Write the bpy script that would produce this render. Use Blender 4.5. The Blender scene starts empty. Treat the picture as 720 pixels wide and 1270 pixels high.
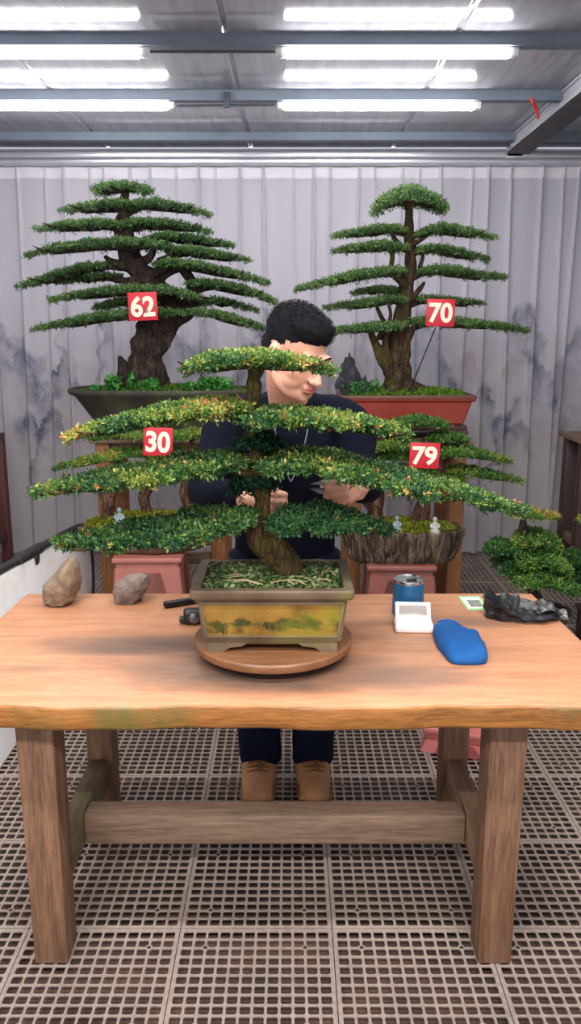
import bpy, bmesh, math, random
import numpy as np
from mathutils import Vector, Matrix, Quaternion, noise as mnoise

random.seed(7)
RNG = np.random.default_rng(11)
SC = bpy.context.scene
COL = SC.collection
PI = math.pi

# ------------------------------------------------------------------ camera
F = 1000.0
TILT = math.radians(12.68)
CAMH = 1.60
cam_d = bpy.data.cameras.new('camera')
cam = bpy.data.objects.new('camera', cam_d)
COL.objects.link(cam)
cam.location = (0, 0, CAMH)
cam.rotation_euler = (PI / 2 - TILT, 0, 0)
cam_d.sensor_fit = 'VERTICAL'
cam_d.sensor_height = 36.0
cam_d.lens = 36.0 * F / 1270.0
cam_d.clip_start = 0.05
SC.camera = cam
ST, CT = math.sin(TILT), math.cos(TILT)


def at(px, py, Y):
    """world point at distance Y along the floor seen at (px,py) of the 720x1270 frame"""
    a, b = (px - 360) / F, (py - 635) / F
    d = Vector((a, CT - b * ST, -ST - b * CT))
    t = Y / d.y
    return Vector((d.x * t, Y, CAMH + d.z * t))


# ------------------------------------------------------------------ tagging
def tag(o, label=None, cat=None, group=None, kind=None):
    if label: o['label'] = label
    if cat: o['category'] = cat
    if group: o['group'] = group
    if kind: o['kind'] = kind
    return o


def link(o, parent=None):
    COL.objects.link(o)
    if parent is not None:
        o.parent = parent
    return o


def thing(name, label, cat, loc=(0, 0, 0), rz=0.0, group=None):
    o = bpy.data.objects.new(name, None)
    o.empty_display_size = 0.1
    o.location = loc
    o.rotation_euler = (0, 0, rz)
    COL.objects.link(o)
    return tag(o, label, cat, group)


def copy_tree(o, parent=None):
    c = o.copy()
    COL.objects.link(c)
    c.parent = parent
    for ch in list(o.children):
        copy_tree(ch, c)
    return c


# ------------------------------------------------------------------ mesh building
class MB:
    def __init__(s):
        s.v, s.f, s.m = [], [], []

    def add(s, verts, faces, mi=0):
        o = len(s.v)
        s.v += [tuple(v) for v in verts]
        for f in faces:
            s.f.append(tuple(i + o for i in f))
            s.m.append(mi)
        return s

    def box(s, c, size, bev=0.004, rot=None, mi=0, taper=(1, 1), segs=2):
        bm = bmesh.new()
        bmesh.ops.create_cube(bm, size=1.0)
        for v in bm.verts:
            k = (v.co.z + .5)
            v.co.x *= size[0] * (1 + (taper[0] - 1) * k)
            v.co.y *= size[1] * (1 + (taper[1] - 1) * k)
            v.co.z *= size[2]
        if bev > 0:
            bmesh.ops.bevel(bm, geom=list(bm.edges), offset=bev, segments=segs, profile=.5, affect='EDGES')
        M = Matrix.Translation(Vector(c)) @ (rot.to_4x4() if rot is not None else Matrix.Identity(4))
        bm.transform(M)
        s.bm(bm, mi)
        return s

    def bm(s, bm, mi=0):
        bm.verts.ensure_lookup_table()
        bm.verts.index_update()
        s.add([v.co[:] for v in bm.verts], [[v.index for v in f.verts] for f in bm.faces], mi)
        bm.free()

    def beam(s, a, b, w, h, bev=0.004, mi=0, up=(0, 0, 1)):
        a, b = Vector(a), Vector(b)
        d = b - a
        L = d.length
        z = d.normalized()
        u = Vector(up)
        x = u.cross(z)
        if x.length < 1e-4:
            x = Vector((1, 0, 0))
        x.normalize()
        y = z.cross(x)
        R = Matrix((x, y, z)).transposed()
        return s.box((a + b) / 2, (w, h, L), bev, R, mi)

    def tube(s, pts, rad, n=12, sub=4, rough=0.0, freq=9.0, mi=0, ridge=0.0, caps=True, flat=1.0, seed=0.0):
        P, R = spline(pts, rad, sub)
        verts, faces = [], []
        prev = None
        for i, p in enumerate(P):
            t = (P[min(i + 1, len(P) - 1)] - P[max(i - 1, 0)])
            t = t.normalized() if t.length > 1e-9 else Vector((0, 0, 1))
            if prev is None:
                ref = Vector((0, 1, 0)) if abs(t.y) < .9 else Vector((1, 0, 0))
                x = ref.cross(t).normalized()
            else:
                x = (prev - t * prev.dot(t)).normalized()
            prev = x
            y = t.cross(x)
            for k in range(n):
                a = 2 * PI * k / n
                r = R[i]
                if ridge:
                    r *= 1 + ridge * (math.sin(3 * a + seed + i * .15) * .5 + math.sin(5 * a - i * .11 + seed * 2) * .35)
                q = p + (x * math.cos(a) + y * math.sin(a) * flat) * r
                if rough:
                    q += (q - p) * rough * mnoise.noise(q * freq + Vector((seed, 0, 0)))
                verts.append(q)
        for i in range(len(P) - 1):
            for k in range(n):
                k2 = (k + 1) % n
                faces.append((i * n + k, i * n + k2, (i + 1) * n + k2, (i + 1) * n + k))
        if caps:
            # rounded caps
            c0 = len(verts)
            verts.append(P[0] + (P[0] - P[1]).normalized() * R[0] * .5)
            c1 = len(verts)
            verts.append(P[-1] + (P[-1] - P[-2]).normalized() * R[-1] * .5)
            for k in range(n):
                k2 = (k + 1) % n
                faces.append((c0, k2, k))
                e = (len(P) - 1) * n
                faces.append((c1, e + k, e + k2))
        s.add(verts, faces, mi)
        return s

    def lathe(s, prof, n=40, c=(0, 0, 0), sx=1.0, sy=1.0, power=2.0, mi=0, capb=True, capt=False):
        """prof: (r,z); superellipse plan when power>2"""
        verts, faces = [], []
        for r, z in prof:
            for k in range(n):
                a = 2 * PI * k / n
                ca, sa = math.cos(a), math.sin(a)
                q = (abs(ca) ** power + abs(sa) ** power) ** (-1 / power)
                verts.append((c[0] + r * q * ca * sx, c[1] + r * q * sa * sy, c[2] + z))
        for i in range(len(prof) - 1):
            for k in range(n):
                k2 = (k + 1) % n
                faces.append((i * n + k, i * n + k2, (i + 1) * n + k2, (i + 1) * n + k))
        if capb: faces.append(tuple(range(n))[::-1])
        if capt: faces.append(tuple(range((len(prof) - 1) * n, len(prof) * n)))
        s.add(verts, faces, mi)
        return s

    def ell(s, c, r, M=None, seg=20, ring=12, mi=0):
        bm = bmesh.new()
        bmesh.ops.create_uvsphere(bm, u_segments=seg, v_segments=ring, radius=1.0)
        T = (M.to_4x4() if M is not None else Matrix.Identity(4)) @ Matrix.Diagonal((r[0], r[1], r[2], 1))
        T = Matrix.Translation(Vector(c)) @ T
        bm.transform(T)
        s.bm(bm, mi)
        return s

    def prism(s, poly, a, b, axis='y', mi=0):
        """poly in the (u,v) plane, extruded a..b along axis"""
        def P(u, v, w):
            return {'y': (u, w, v), 'x': (w, u, v), 'z': (u, v, w)}[axis]
        n = len(poly)
        verts = [P(u, v, a) for u, v in poly] + [P(u, v, b) for u, v in poly]
        faces = [tuple(range(n)), tuple(range(2 * n - 1, n - 1, -1))]
        for i in range(n):
            j = (i + 1) % n
            faces.append((i, i + n, j + n, j))
        s.add(verts, faces, mi)
        return s

    def xform(s, M):
        s.v = [tuple(M @ Vector(v)) for v in s.v]
        return s

    def mesh(s, name, mats, smooth=True, angle=40):
        me = bpy.data.meshes.new(name)
        me.from_pydata(s.v, [], s.f)
        for m in (mats if isinstance(mats, (list, tuple)) else [mats]):
            me.materials.append(m)
        me.polygons.foreach_set('material_index', s.m)
        bm = bmesh.new()
        bm.from_mesh(me)
        bmesh.ops.recalc_face_normals(bm, faces=bm.faces)
        bm.to_mesh(me)
        bm.free()
        if smooth:
            me.polygons.foreach_set('use_smooth', [True] * len(me.polygons))
            me.set_sharp_from_angle(angle=math.radians(angle))
        me.update()
        return me

    def build(s, name, mats, parent=None, smooth=True, angle=40, loc=None):
        o = bpy.data.objects.new(name, s.mesh(name, mats, smooth, angle))
        link(o, parent)
        if loc is not None: o.location = loc
        return o


def spline(pts, rad, sub):
    P = [Vector(p) for p in pts]
    R = list(rad) if hasattr(rad, '__len__') else [rad] * len(P)
    if sub <= 1 or len(P) < 2:
        return P, R
    out, ro = [], []
    for i in range(len(P) - 1):
        p0, p1, p2, p3 = P[max(i - 1, 0)], P[i], P[i + 1], P[min(i + 2, len(P) - 1)]
        for k in range(sub):
            t = k / sub
            out.append(.5 * ((2 * p1) + (p2 - p0) * t + (2 * p0 - 5 * p1 + 4 * p2 - p3) * t * t + (3 * p1 - p0 - 3 * p2 + p3) * t ** 3))
            ro.append(R[i] + (R[i + 1] - R[i]) * (3 * t * t - 2 * t ** 3))
    out.append(P[-1]); ro.append(R[-1])
    return out, ro


def remesh(mb, name, voxel, mat, parent=None, smooth_it=4, disp=None):
    """union of closed shapes into one continuous skin"""
    o = bpy.data.objects.new('tmp', mb.mesh('tmp', mat, smooth=False))
    COL.objects.link(o)
    r = o.modifiers.new('r', 'REMESH'); r.mode = 'VOXEL'; r.voxel_size = voxel; r.use_smooth_shade = True
    if smooth_it:
        sm = o.modifiers.new('s', 'SMOOTH'); sm.factor = .5; sm.iterations = smooth_it
    dg = bpy.context.evaluated_depsgraph_get()
    me = bpy.data.meshes.new_from_object(o.evaluated_get(dg))
    me.name = name
    bpy.data.objects.remove(o)
    me.materials.clear(); me.materials.append(mat)
    me.polygons.foreach_set('material_index', [0] * len(me.polygons))
    me.polygons.foreach_set('use_smooth', [True] * len(me.polygons))
    if disp:
        nrm = [v.normal.copy() for v in me.vertices]
        for v, n in zip(me.vertices, nrm):
            v.co += n * disp(v.co)
    me.update()
    ob = bpy.data.objects.new(name, me)
    link(ob, parent)
    return ob


# ------------------------------------------------------------------ materials
def srgb(r, g, b):
    f = lambda c: (c / 255 / 12.92) if c / 255 <= .04045 else ((c / 255 + .055) / 1.055) ** 2.4
    return (f(r), f(g), f(b), 1)


class NT:
    def __init__(s, name):
        s.mat = bpy.data.materials.new(name)
        s.mat.use_nodes = True
        s.t = s.mat.node_tree
        s.n = s.t.nodes
        s.b = s.n['Principled BSDF']

    def new(s, t, **kw):
        n = s.n.new(t)
        for k, v in kw.items():
            setattr(n, k, v)
        return n

    def l(s, a, b):
        s.t.links.new(a, b)

    def coord(s, scale=(1, 1, 1), rot=(0, 0, 0)):
        tc = s.new('ShaderNodeTexCoord')
        mp = s.new('ShaderNodeMapping')
        mp.inputs['Scale'].default_value = scale
        mp.inputs['Rotation'].default_value = rot
        s.l(tc.outputs['Object'], mp.inputs[0])
        return mp.outputs[0]

    def noise(s, vec, scale, detail=4, rough=.55, dist=0.0, dims='3D'):
        n = s.new('ShaderNodeTexNoise')
        n.noise_dimensions = dims
        n.inputs['Scale'].default_value = scale
        n.inputs['Detail'].default_value = detail
        n.inputs['Roughness'].default_value = rough
        n.inputs['Distortion'].default_value = dist
        if vec is not None:
            s.l(vec, n.inputs['W' if dims == '1D' else 'Vector'])
        return n.outputs[0]

    def ramp(s, fac, stops):
        r = s.new('ShaderNodeValToRGB')
        e = r.color_ramp.elements
        while len(e) < len(stops):
            e.new(.5)
        for el, (p, c) in zip(e, stops):
            el.position = p
            el.color = c if len(c) == 4 else (*c, 1)
        s.l(fac, r.inputs[0])
        return r.outputs[0]

    def mix(s, fac, a, b, mode='MIX'):
        m = s.new('ShaderNodeMix', data_type='RGBA', blend_type=mode)
        for val, sock in ((fac, m.inputs[0]), (a, m.inputs[6]), (b, m.inputs[7])):
            if hasattr(val, 'links'):
                s.l(val, sock)
            else:
                sock.default_value = val
        return m.outputs[2]

    def math(s, op, a, b=None, c=None, clamp=False):
        m = s.new('ShaderNodeMath', operation=op, use_clamp=clamp)
        for i, v in enumerate((a, b, c)):
            if v is None: continue
            if hasattr(v, 'links'): s.l(v, m.inputs[i])
            else: m.inputs[i].default_value = v
        return m.outputs[0]

    def bump(s, h, strength=.3, dist=.01):
        b = s.new('ShaderNodeBump')
        b.inputs['Strength'].default_value = strength
        b.inputs['Distance'].default_value = dist
        s.l(h, b.inputs['Height'])
        s.l(b.outputs[0], s.b.inputs['Normal'])

    def col(s, c):
        if hasattr(c, 'links'): s.l(c, s.b.inputs['Base Color'])
        else: s.b.inputs['Base Color'].default_value = c

    def p(s, rough=None, metal=None, spec=None):
        if rough is not None: s.b.inputs['Roughness'].default_value = rough
        if metal is not None: s.b.inputs['Metallic'].default_value = metal
        if spec is not None: s.b.inputs['Specular IOR Level'].default_value = spec
        return s


def plain(name, c, rough=.5, metal=0, var=.12, scale=12, bump=0.0, spec=None):
    m = NT(name)
    v = m.coord()
    n = m.noise(v, scale, 5)
    d = tuple(x * (1 - var) for x in c[:3]) + (1,)
    u = tuple(min(1, x * (1 + var)) for x in c[:3]) + (1,)
    m.col(m.ramp(n, [(.3, d), (.7, u)]))
    m.p(rough, metal, spec)
    if bump:
        m.bump(m.noise(v, scale * 4, 4), bump, .004)
    return m.mat


def wood(name, dark, mid, light, axis=0, scale=5.0, rough=.5, stain=None, bump=.25, moss=None, contrast=1.0):
    m = NT(name)
    sc = [14, 14, 14]
    sc[axis] = 1.0
    v = m.coord(tuple(sc))
    g = m.noise(v, scale * .55, 6, .62, .6)
    fine = m.noise(v, scale * 3.5, 4, .6)
    w = .12 / contrast
    c = m.ramp(g, [(.5 - 2.2 * w, dark), (.5, mid), (.5 + 2.2 * w, light)])
    c = m.mix(.35, c, m.ramp(fine, [(.35, dark), (.62, light)]), 'MIX')
    v2 = m.coord()
    # knots / dents
    big = m.noise(v2, 2.3, 3, .5)
    c = m.mix(m.math('MULTIPLY', m.math('SUBTRACT', big, .5, clamp=True), 1.4), c, mid)
    if stain is not None:
        # old water stain on the boards: a worn grey smear
        tc = m.new('ShaderNodeTexCoord')
        sx = m.new('ShaderNodeSeparateXYZ')
        m.l(tc.outputs['Object'], sx.inputs[0])
        n = m.noise(m.coord((2.2, 7, 4)), 2.2, 5, .6)
        out = None
        for (cx, cy, rx, ry, k) in stain:
            ex = m.math('DIVIDE', m.math('SUBTRACT', sx.outputs[0], cx), rx)
            ey = m.math('DIVIDE', m.math('SUBTRACT', sx.outputs[1], cy), ry)
            r2 = m.math('ADD', m.math('MULTIPLY', ex, ex), m.math('MULTIPLY', ey, ey))
            f = m.math('SUBTRACT', 1.45, m.math('ADD', r2, m.math('MULTIPLY', n, 1.1)), clamp=True)
            f = m.math('MULTIPLY', f, k)
            out = f if out is None else m.math('MAXIMUM', out, f)
        c = m.mix(m.math('MULTIPLY', out, 1.05, clamp=True), c, srgb(104, 84, 74))
    if moss is not None:
        n = m.noise(v2, 5, 5, .6)
        c = m.mix(m.ramp(n, [(.5 - moss * .3, (0, 0, 0, 1)), (.72 - moss * .3, (1, 1, 1, 1))]), c, srgb(92, 96, 48))
    m.col(c)
    m.p(rough)
    m.bump(fine, bump, .003)
    return m.mat


M = {}
M['table_wood'] = wood('table_wood', srgb(150, 97, 68), srgb(188, 132, 97), srgb(204, 151, 116), 0, 4, .45,
                       stain=[(-.02, -.20, .40, .19, 1.25), (-.36, -.04, .36, .09, .95), (.50, .14, .30, .07, .7), (.25, -.24, .34, .10, .8), (-.62, -.2, .14, .03, .5)], bump=.14)
M['edge_wood'] = wood('edge_wood', srgb(88, 52, 26), srgb(146, 92, 42), srgb(186, 126, 64), 0, 4, .4, moss=-.05, bump=.2)
M['leg_wood'] = wood('leg_wood', srgb(60, 38, 28), srgb(114, 80, 58), srgb(156, 118, 90), 2, 4, .6, bump=.35)
M['rail_wood'] = wood('rail_wood', srgb(84, 62, 50), srgb(132, 104, 84), srgb(164, 138, 116), 0, 4, .6, bump=.3)
M['side_rail_wood'] = wood('side_rail_wood', srgb(84, 62, 46), srgb(140, 110, 84), srgb(170, 140, 112), 1, 4, .6, bump=.3)
M['moss_rail_wood'] = wood('moss_rail_wood', srgb(60, 50, 34), srgb(104, 88, 62), srgb(134, 116, 84), 1, 4, .7, bump=.3, moss=.05)
M['bench_wood'] = wood('bench_wood', srgb(92, 54, 30), srgb(150, 96, 56), srgb(184, 128, 80), 2, 4, .55)
M['bench_top_wood'] = wood('bench_top_wood', srgb(84, 62, 48), srgb(120, 96, 78), srgb(150, 126, 104), 0, 4, .6)
M['dark_wood'] = wood('dark_wood', srgb(38, 24, 22), srgb(62, 42, 38), srgb(84, 62, 54), 2, 4, .5)
M['disc_wood'] = wood('disc_wood', srgb(86, 54, 36), srgb(128, 86, 56), srgb(152, 108, 74), 0, 3, .4, bump=.1)
M['carved_wood'] = wood('carved_wood', srgb(40, 22, 22), srgb(66, 42, 40), srgb(92, 66, 60), 0, 4, .4)


def bark(name, dark, mid, light, moss=0.0, scale=30, lich=0.0):
    m = NT(name)
    v = m.coord((1, 1, .35))
    n = m.noise(v, scale, 6, .65, .4)
    vo = m.new('ShaderNodeTexVoronoi', feature='DISTANCE_TO_EDGE')
    vo.inputs['Scale'].default_value = scale * 1.6
    m.l(v, vo.inputs['Vector'])
    c = m.ramp(n, [(.3, dark), (.52, mid), (.72, light)])
    cr = m.ramp(vo.outputs[0], [(0, (0, 0, 0, 1)), (.12, (1, 1, 1, 1))])
    c = m.mix(m.math('MULTIPLY', m.math('SUBTRACT', 1, cr), .45), c, dark)
    if moss:
        n2 = m.noise(m.coord(), 9, 4)
        c = m.mix(m.ramp(n2, [(.55 - moss * .3, (0, 0, 0, 1)), (.75 - moss * .3, (1, 1, 1, 1))]), c, srgb(84, 78, 34))
    if lich:
        n3 = m.noise(m.coord(), 26, 4)
        c = m.mix(m.ramp(n3, [(.62 - lich, (0, 0, 0, 1)), (.74 - lich, (1, 1, 1, 1))]), c, srgb(150, 140, 130))
    m.col(c)
    m.p(.9, spec=.25)
    h = m.math('ADD', n, m.math('MULTIPLY', cr, .5))
    m.bump(h, .8, .012)
    return m.mat


M['bark_grey'] = bark('bark_grey', srgb(28, 20, 18), srgb(62, 50, 44), srgb(100, 86, 76))
M['bark_brown'] = bark('bark_brown', srgb(34, 24, 18), srgb(74, 58, 44), srgb(112, 92, 72), moss=.12)
M['bark_moss'] = bark('bark_moss', srgb(34, 24, 14), srgb(72, 52, 32), srgb(108, 84, 54), moss=.3, scale=40)
M['bark_forest'] = bark('bark_forest', srgb(40, 24, 18), srgb(86, 60, 46), srgb(128, 100, 84), scale=34)


def leafmat(name, stops, gloss=.5):
    m = NT(name)
    a = m.new('ShaderNodeAttribute')
    a.attribute_name = 'tint'
    c = m.ramp(a.outputs['Fac'], stops)
    m.col(c)
    m.p(gloss, spec=.35)
    tr = m.new('ShaderNodeBsdfTranslucent')
    m.l(c, tr.inputs[0])
    mx = m.new('ShaderNodeMixShader')
    mx.inputs[0].default_value = .22
    m.l(m.b.outputs[0], mx.inputs[1])
    m.l(tr.outputs[0], mx.inputs[2])
    m.l(mx.outputs[0], m.n['Material Output'].inputs[0])
    return m.mat


M['leaf_front'] = leafmat('leaf_front', [(0, srgb(20, 46, 38)), (.3, srgb(40, 80, 50)), (.5, srgb(70, 110, 54)), (.72, srgb(132, 150, 66)), (.9, srgb(186, 172, 92)), (.97, srgb(206, 140, 88)), (1, srgb(204, 108, 74))])
M['leaf_back'] = leafmat('leaf_back', [(0, srgb(34, 60, 44)), (.35, srgb(66, 102, 64)), (.7, srgb(112, 146, 84)), (1, srgb(150, 176, 104))])
M['leaf_forest'] = leafmat('leaf_forest', [(0, srgb(28, 62, 40)), (.35, srgb(58, 104, 54)), (.6, srgb(104, 144, 60)), (.82, srgb(164, 172, 76)), (1, srgb(196, 122, 82))])
M['leaf_bright'] = leafmat('leaf_bright', [(0, srgb(40, 96, 48)), (.5, srgb(84, 160, 66)), (1, srgb(140, 200, 96))])
M['leaf_dry'] = leafmat('leaf_dry', [(0, srgb(34, 62, 34)), (.45, srgb(84, 118, 62)), (.75, srgb(150, 160, 110)), (1, srgb(206, 206, 168))])
M['moss'] = leafmat('moss_blades', [(0, srgb(66, 84, 22)), (.5, srgb(118, 128, 32)), (1, srgb(176, 168, 60))])
M['moss_green'] = leafmat('moss_green', [(0, srgb(52, 92, 26)), (.5, srgb(98, 140, 40)), (1, srgb(150, 176, 66))])
M['soil'] = plain('soil', srgb(58, 48, 32), .95, var=.4, scale=60, bump=.6)
M['moss_soil'] = plain('moss_soil', srgb(96, 96, 34), .95, var=.35, scale=40, bump=.6)

M['skin'] = plain('skin', srgb(210, 156, 132), .5, var=.05, scale=20)
M['lip'] = plain('lip', srgb(196, 112, 104), .45, var=.05)
M['hair'] = plain('hair', srgb(12, 11, 17), .85, var=.2, scale=80, spec=.2)
M['sweater'] = plain('navy_knit', srgb(13, 17, 30), .95, var=.15, scale=9, bump=.2, spec=.12)
M['trousers'] = plain('navy_cloth', srgb(15, 21, 42), .9, var=.2, scale=8, bump=.2, spec=.15)
M['shoe'] = plain('tan_suede', srgb(192, 142, 98), .75, var=.12, scale=14, bump=.15)
M['sole'] = plain('tan_sole', srgb(150, 112, 80), .7)
M['lace'] = plain('brown_lace', srgb(120, 80, 50), .8)
M['eye_white'] = plain('eye_white', srgb(230, 226, 222), .2, var=.02)
M['iris'] = plain('iris', srgb(30, 20, 16), .2)
M['cord'] = plain('grey_cord', srgb(120, 124, 140), .5)
M['steel'] = plain('steel', srgb(200, 200, 205), .25, 1.0, var=.06)
M['dark_steel'] = plain('dark_steel', srgb(120, 120, 124), .35, .9, var=.1)
M['black_plastic'] = plain('black_plastic', srgb(24, 24, 27), .35, var=.1)
M['black_rubber'] = plain('black_rubber', srgb(44, 42, 46), .55, var=.12)
M['white_plastic'] = plain('white_plastic', srgb(240, 238, 236), .35, var=.015)
M['grey_window'] = plain('grey_window', srgb(176, 166, 160), .25, var=.05)
M['blue_metal'] = plain('blue_coated_steel', srgb(22, 94, 140), .4, 0, var=.04)
M['blue_cloth'] = plain('blue_cloth', srgb(4, 84, 152), .85, var=.08, scale=30, bump=.2)
M['red_board'] = plain('red_board', srgb(206, 32, 52), .5, var=.08, scale=30)
M['cream_paint'] = plain('cream_paint', srgb(250, 238, 214), .5, var=.03)
M['pink_plastic'] = plain('faded_pink_plastic', srgb(178, 112, 100), .5, var=.12, scale=6)
M['brick_plastic'] = plain('brick_red_plastic', srgb(140, 84, 74), .5, var=.2, scale=6)
M['rose_plastic'] = plain('rose_plastic', srgb(232, 132, 124), .42, var=.06, scale=8)
M['stone_tan'] = plain('stone_tan', srgb(132, 112, 92), .9, var=.3, scale=26, bump=.7)
M['stone_grey'] = plain('stone_grey', srgb(128, 112, 104), .9, var=.3, scale=36, bump=.7)
M['stone_dark'] = plain('stone_dark', srgb(50, 48, 56), .8, var=.4, scale=40, bump=.8)
M['figurine_glaze'] = plain('figurine_glaze', srgb(126, 146, 148), .4, var=.2, scale=60)
M['figurine_pale'] = plain('figurine_pale', srgb(176, 176, 166), .5, var=.2, scale=60)
M['red_clay'] = plain('red_clay', srgb(150, 58, 48), .5, var=.12, scale=7)
M['red_clay_rim'] = plain('red_clay_rim', srgb(104, 58, 50), .5, var=.15, scale=9)
M['pot_dark'] = NT('olive_dark_clay').mat
M['paper_white'] = plain('paper_white', srgb(222, 224, 210), .6, var=.04)
M['paper_green'] = plain('paper_green', srgb(150, 206, 156), .6, var=.04)
M['paper_print'] = plain('paper_print', srgb(120, 128, 118), .6, var=.4, scale=70)
M['red_wire'] = plain('red_wire', srgb(206, 40, 40), .5)


def pot_dark():
    m = NT('olive_dark_clay')
    n = m.noise(m.coord(), 9, 5, .6)
    n2 = m.noise(m.coord(), 4, 4, .6)
    c = m.ramp(n, [(.3, srgb(40, 36, 32)), (.6, srgb(62, 56, 46)), (.8, srgb(84, 78, 62))])
    c = m.mix(m.ramp(n2, [(.52, (0, 0, 0, 1)), (.7, (1, 1, 1, 1))]), c, srgb(70, 82, 42))
    m.col(c); m.p(.7); m.bump(n, .25, .004)
    return m.mat


M['pot_dark'] = pot_dark()


def pot_front():
    m = NT('brown_glazed_pot')
    n = m.noise(m.coord(), 8, 5, .6)
    n2 = m.noise(m.coord(), 5, 4, .6)
    c = m.ramp(n, [(.3, srgb(78, 62, 46)), (.6, srgb(112, 94, 74)), (.8, srgb(134, 118, 98))])
    c = m.mix(m.ramp(n2, [(.56, (0, 0, 0, 1)), (.74, (1, 1, 1, 1))]), c, srgb(112, 112, 44))
    m.col(c); m.p(.5); m.bump(n, .15, .003)
    return m.mat


M['pot_brown'] = pot_front()


def painted_panel():
    """ochre glazed panel painted with dark green hills and reeds"""
    m = NT('ochre_painted_panel')
    tc = m.new('ShaderNodeTexCoord')
    sx = m.new('ShaderNodeSeparateXYZ'); m.l(tc.outputs['Object'], sx.inputs[0])
    x, z = sx.outputs[0], sx.outputs[2]
    n = m.noise(m.coord(), 14, 5, .6)
    c = m.ramp(n, [(.3, srgb(102, 72, 22)), (.55, srgb(136, 102, 36)), (.75, srgb(152, 118, 54))])
    xs = m.math('ADD', x, 5.0)
    ridge = m.noise(xs, 26, 5, .6, dims='1D')
    low = m.ramp(m.noise(xs, 9.0, 2, .5, dims='1D'), [(.38, (0, 0, 0, 1)), (.6, (1, 1, 1, 1))])
    mid = m.math('ADD', m.math('MULTIPLY', ridge, .02), .056)
    hh = m.math('MULTIPLY', m.math('ADD', low, m.math('MULTIPLY', ridge, .5)), .020)
    f = m.math('DIVIDE', m.math('SUBTRACT', hh, m.math('ABSOLUTE', m.math('SUBTRACT', z, mid))), .007, clamp=True)
    band = f
    blob = m.noise(m.coord((1, 1, 1.5)), 17, 5, .68)
    win = m.math('SUBTRACT', 1.0, m.math('DIVIDE', m.math('ABSOLUTE', m.math('SUBTRACT', z, .074)), .034), clamp=True)
    tuft = m.noise(m.coord((3, 1, .8)), 60, 3, .7)
    f = m.math('MULTIPLY', m.math('SUBTRACT', m.math('ADD', m.math('MULTIPLY', blob, 1.5), m.math('MULTIPLY', win, .34)), .93), 7, clamp=True)
    f = m.math('MULTIPLY', m.math('MULTIPLY', f, m.math('MULTIPLY', win, 4, clamp=True)), m.ramp(tuft, [(.3, (.25, .25, .25, 1)), (.46, (1, 1, 1, 1))]))
    c = m.mix(m.math('MULTIPLY', f, .95), c, m.ramp(m.noise(m.coord(), 40, 3), [(.35, srgb(36, 36, 14)), (.6, srgb(64, 66, 20)), (.75, srgb(112, 50, 30))]))
    g = m.noise(m.coord(), 6, 3)
    c = m.mix(m.math('MULTIPLY', m.ramp(g, [(.56, (0, 0, 0, 1)), (.68, (1, 1, 1, 1))]), .6), c, srgb(128, 138, 32))
    m.col(c); m.p(.35)
    return m.mat


M['painted_panel'] = painted_panel()


def rock_basin():
    m = NT('rough_rock_basin')
    v = m.coord((1, 1, .22))
    n = m.noise(v, 34, 6, .65, .8)
    c = m.ramp(n, [(.36, srgb(20, 14, 12)), (.48, srgb(70, 54, 44)), (.60, srgb(124, 104, 84)), (.72, srgb(186, 166, 136))])
    m.col(c); m.p(.9); m.bump(n, .9, .03)
    return m.mat


M['rock_basin'] = rock_basin()


def mat_floor():
    m = NT('floor_grate_plastic')
    n = m.noise(m.coord(), 3, 5, .6)
    n2 = m.noise(m.coord(), 60, 3)
    c = m.ramp(n, [(.3, srgb(140, 124, 114)), (.7, srgb(172, 156, 146))])
    c = m.mix(.25, c, m.ramp(n2, [(.35, srgb(110, 96, 86)), (.65, srgb(180, 170, 164))]))
    m.col(c); m.p(.55)
    return m.mat


def mat_ground():
    m = NT('ground_soil')
    n = m.noise(m.coord(), 5, 5, .6)
    m.col(m.ramp(n, [(.3, srgb(56, 44, 40)), (.55, srgb(90, 70, 60)), (.8, srgb(126, 92, 74))]))
    m.p(.9)
    return m.mat


def mat_ceiling():
    m = NT('ceiling_panel')
    n = m.noise(m.coord((6, .5, 1)), 4, 3)
    m.col(m.ramp(n, [(.3, srgb(150, 150, 158)), (.7, srgb(170, 170, 178))]))
    m.p(.10, spec=.32)
    m.bump(m.noise(m.coord((16, .8, 1)), 3.0, 2), .12, .01)
    return m.mat


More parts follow.
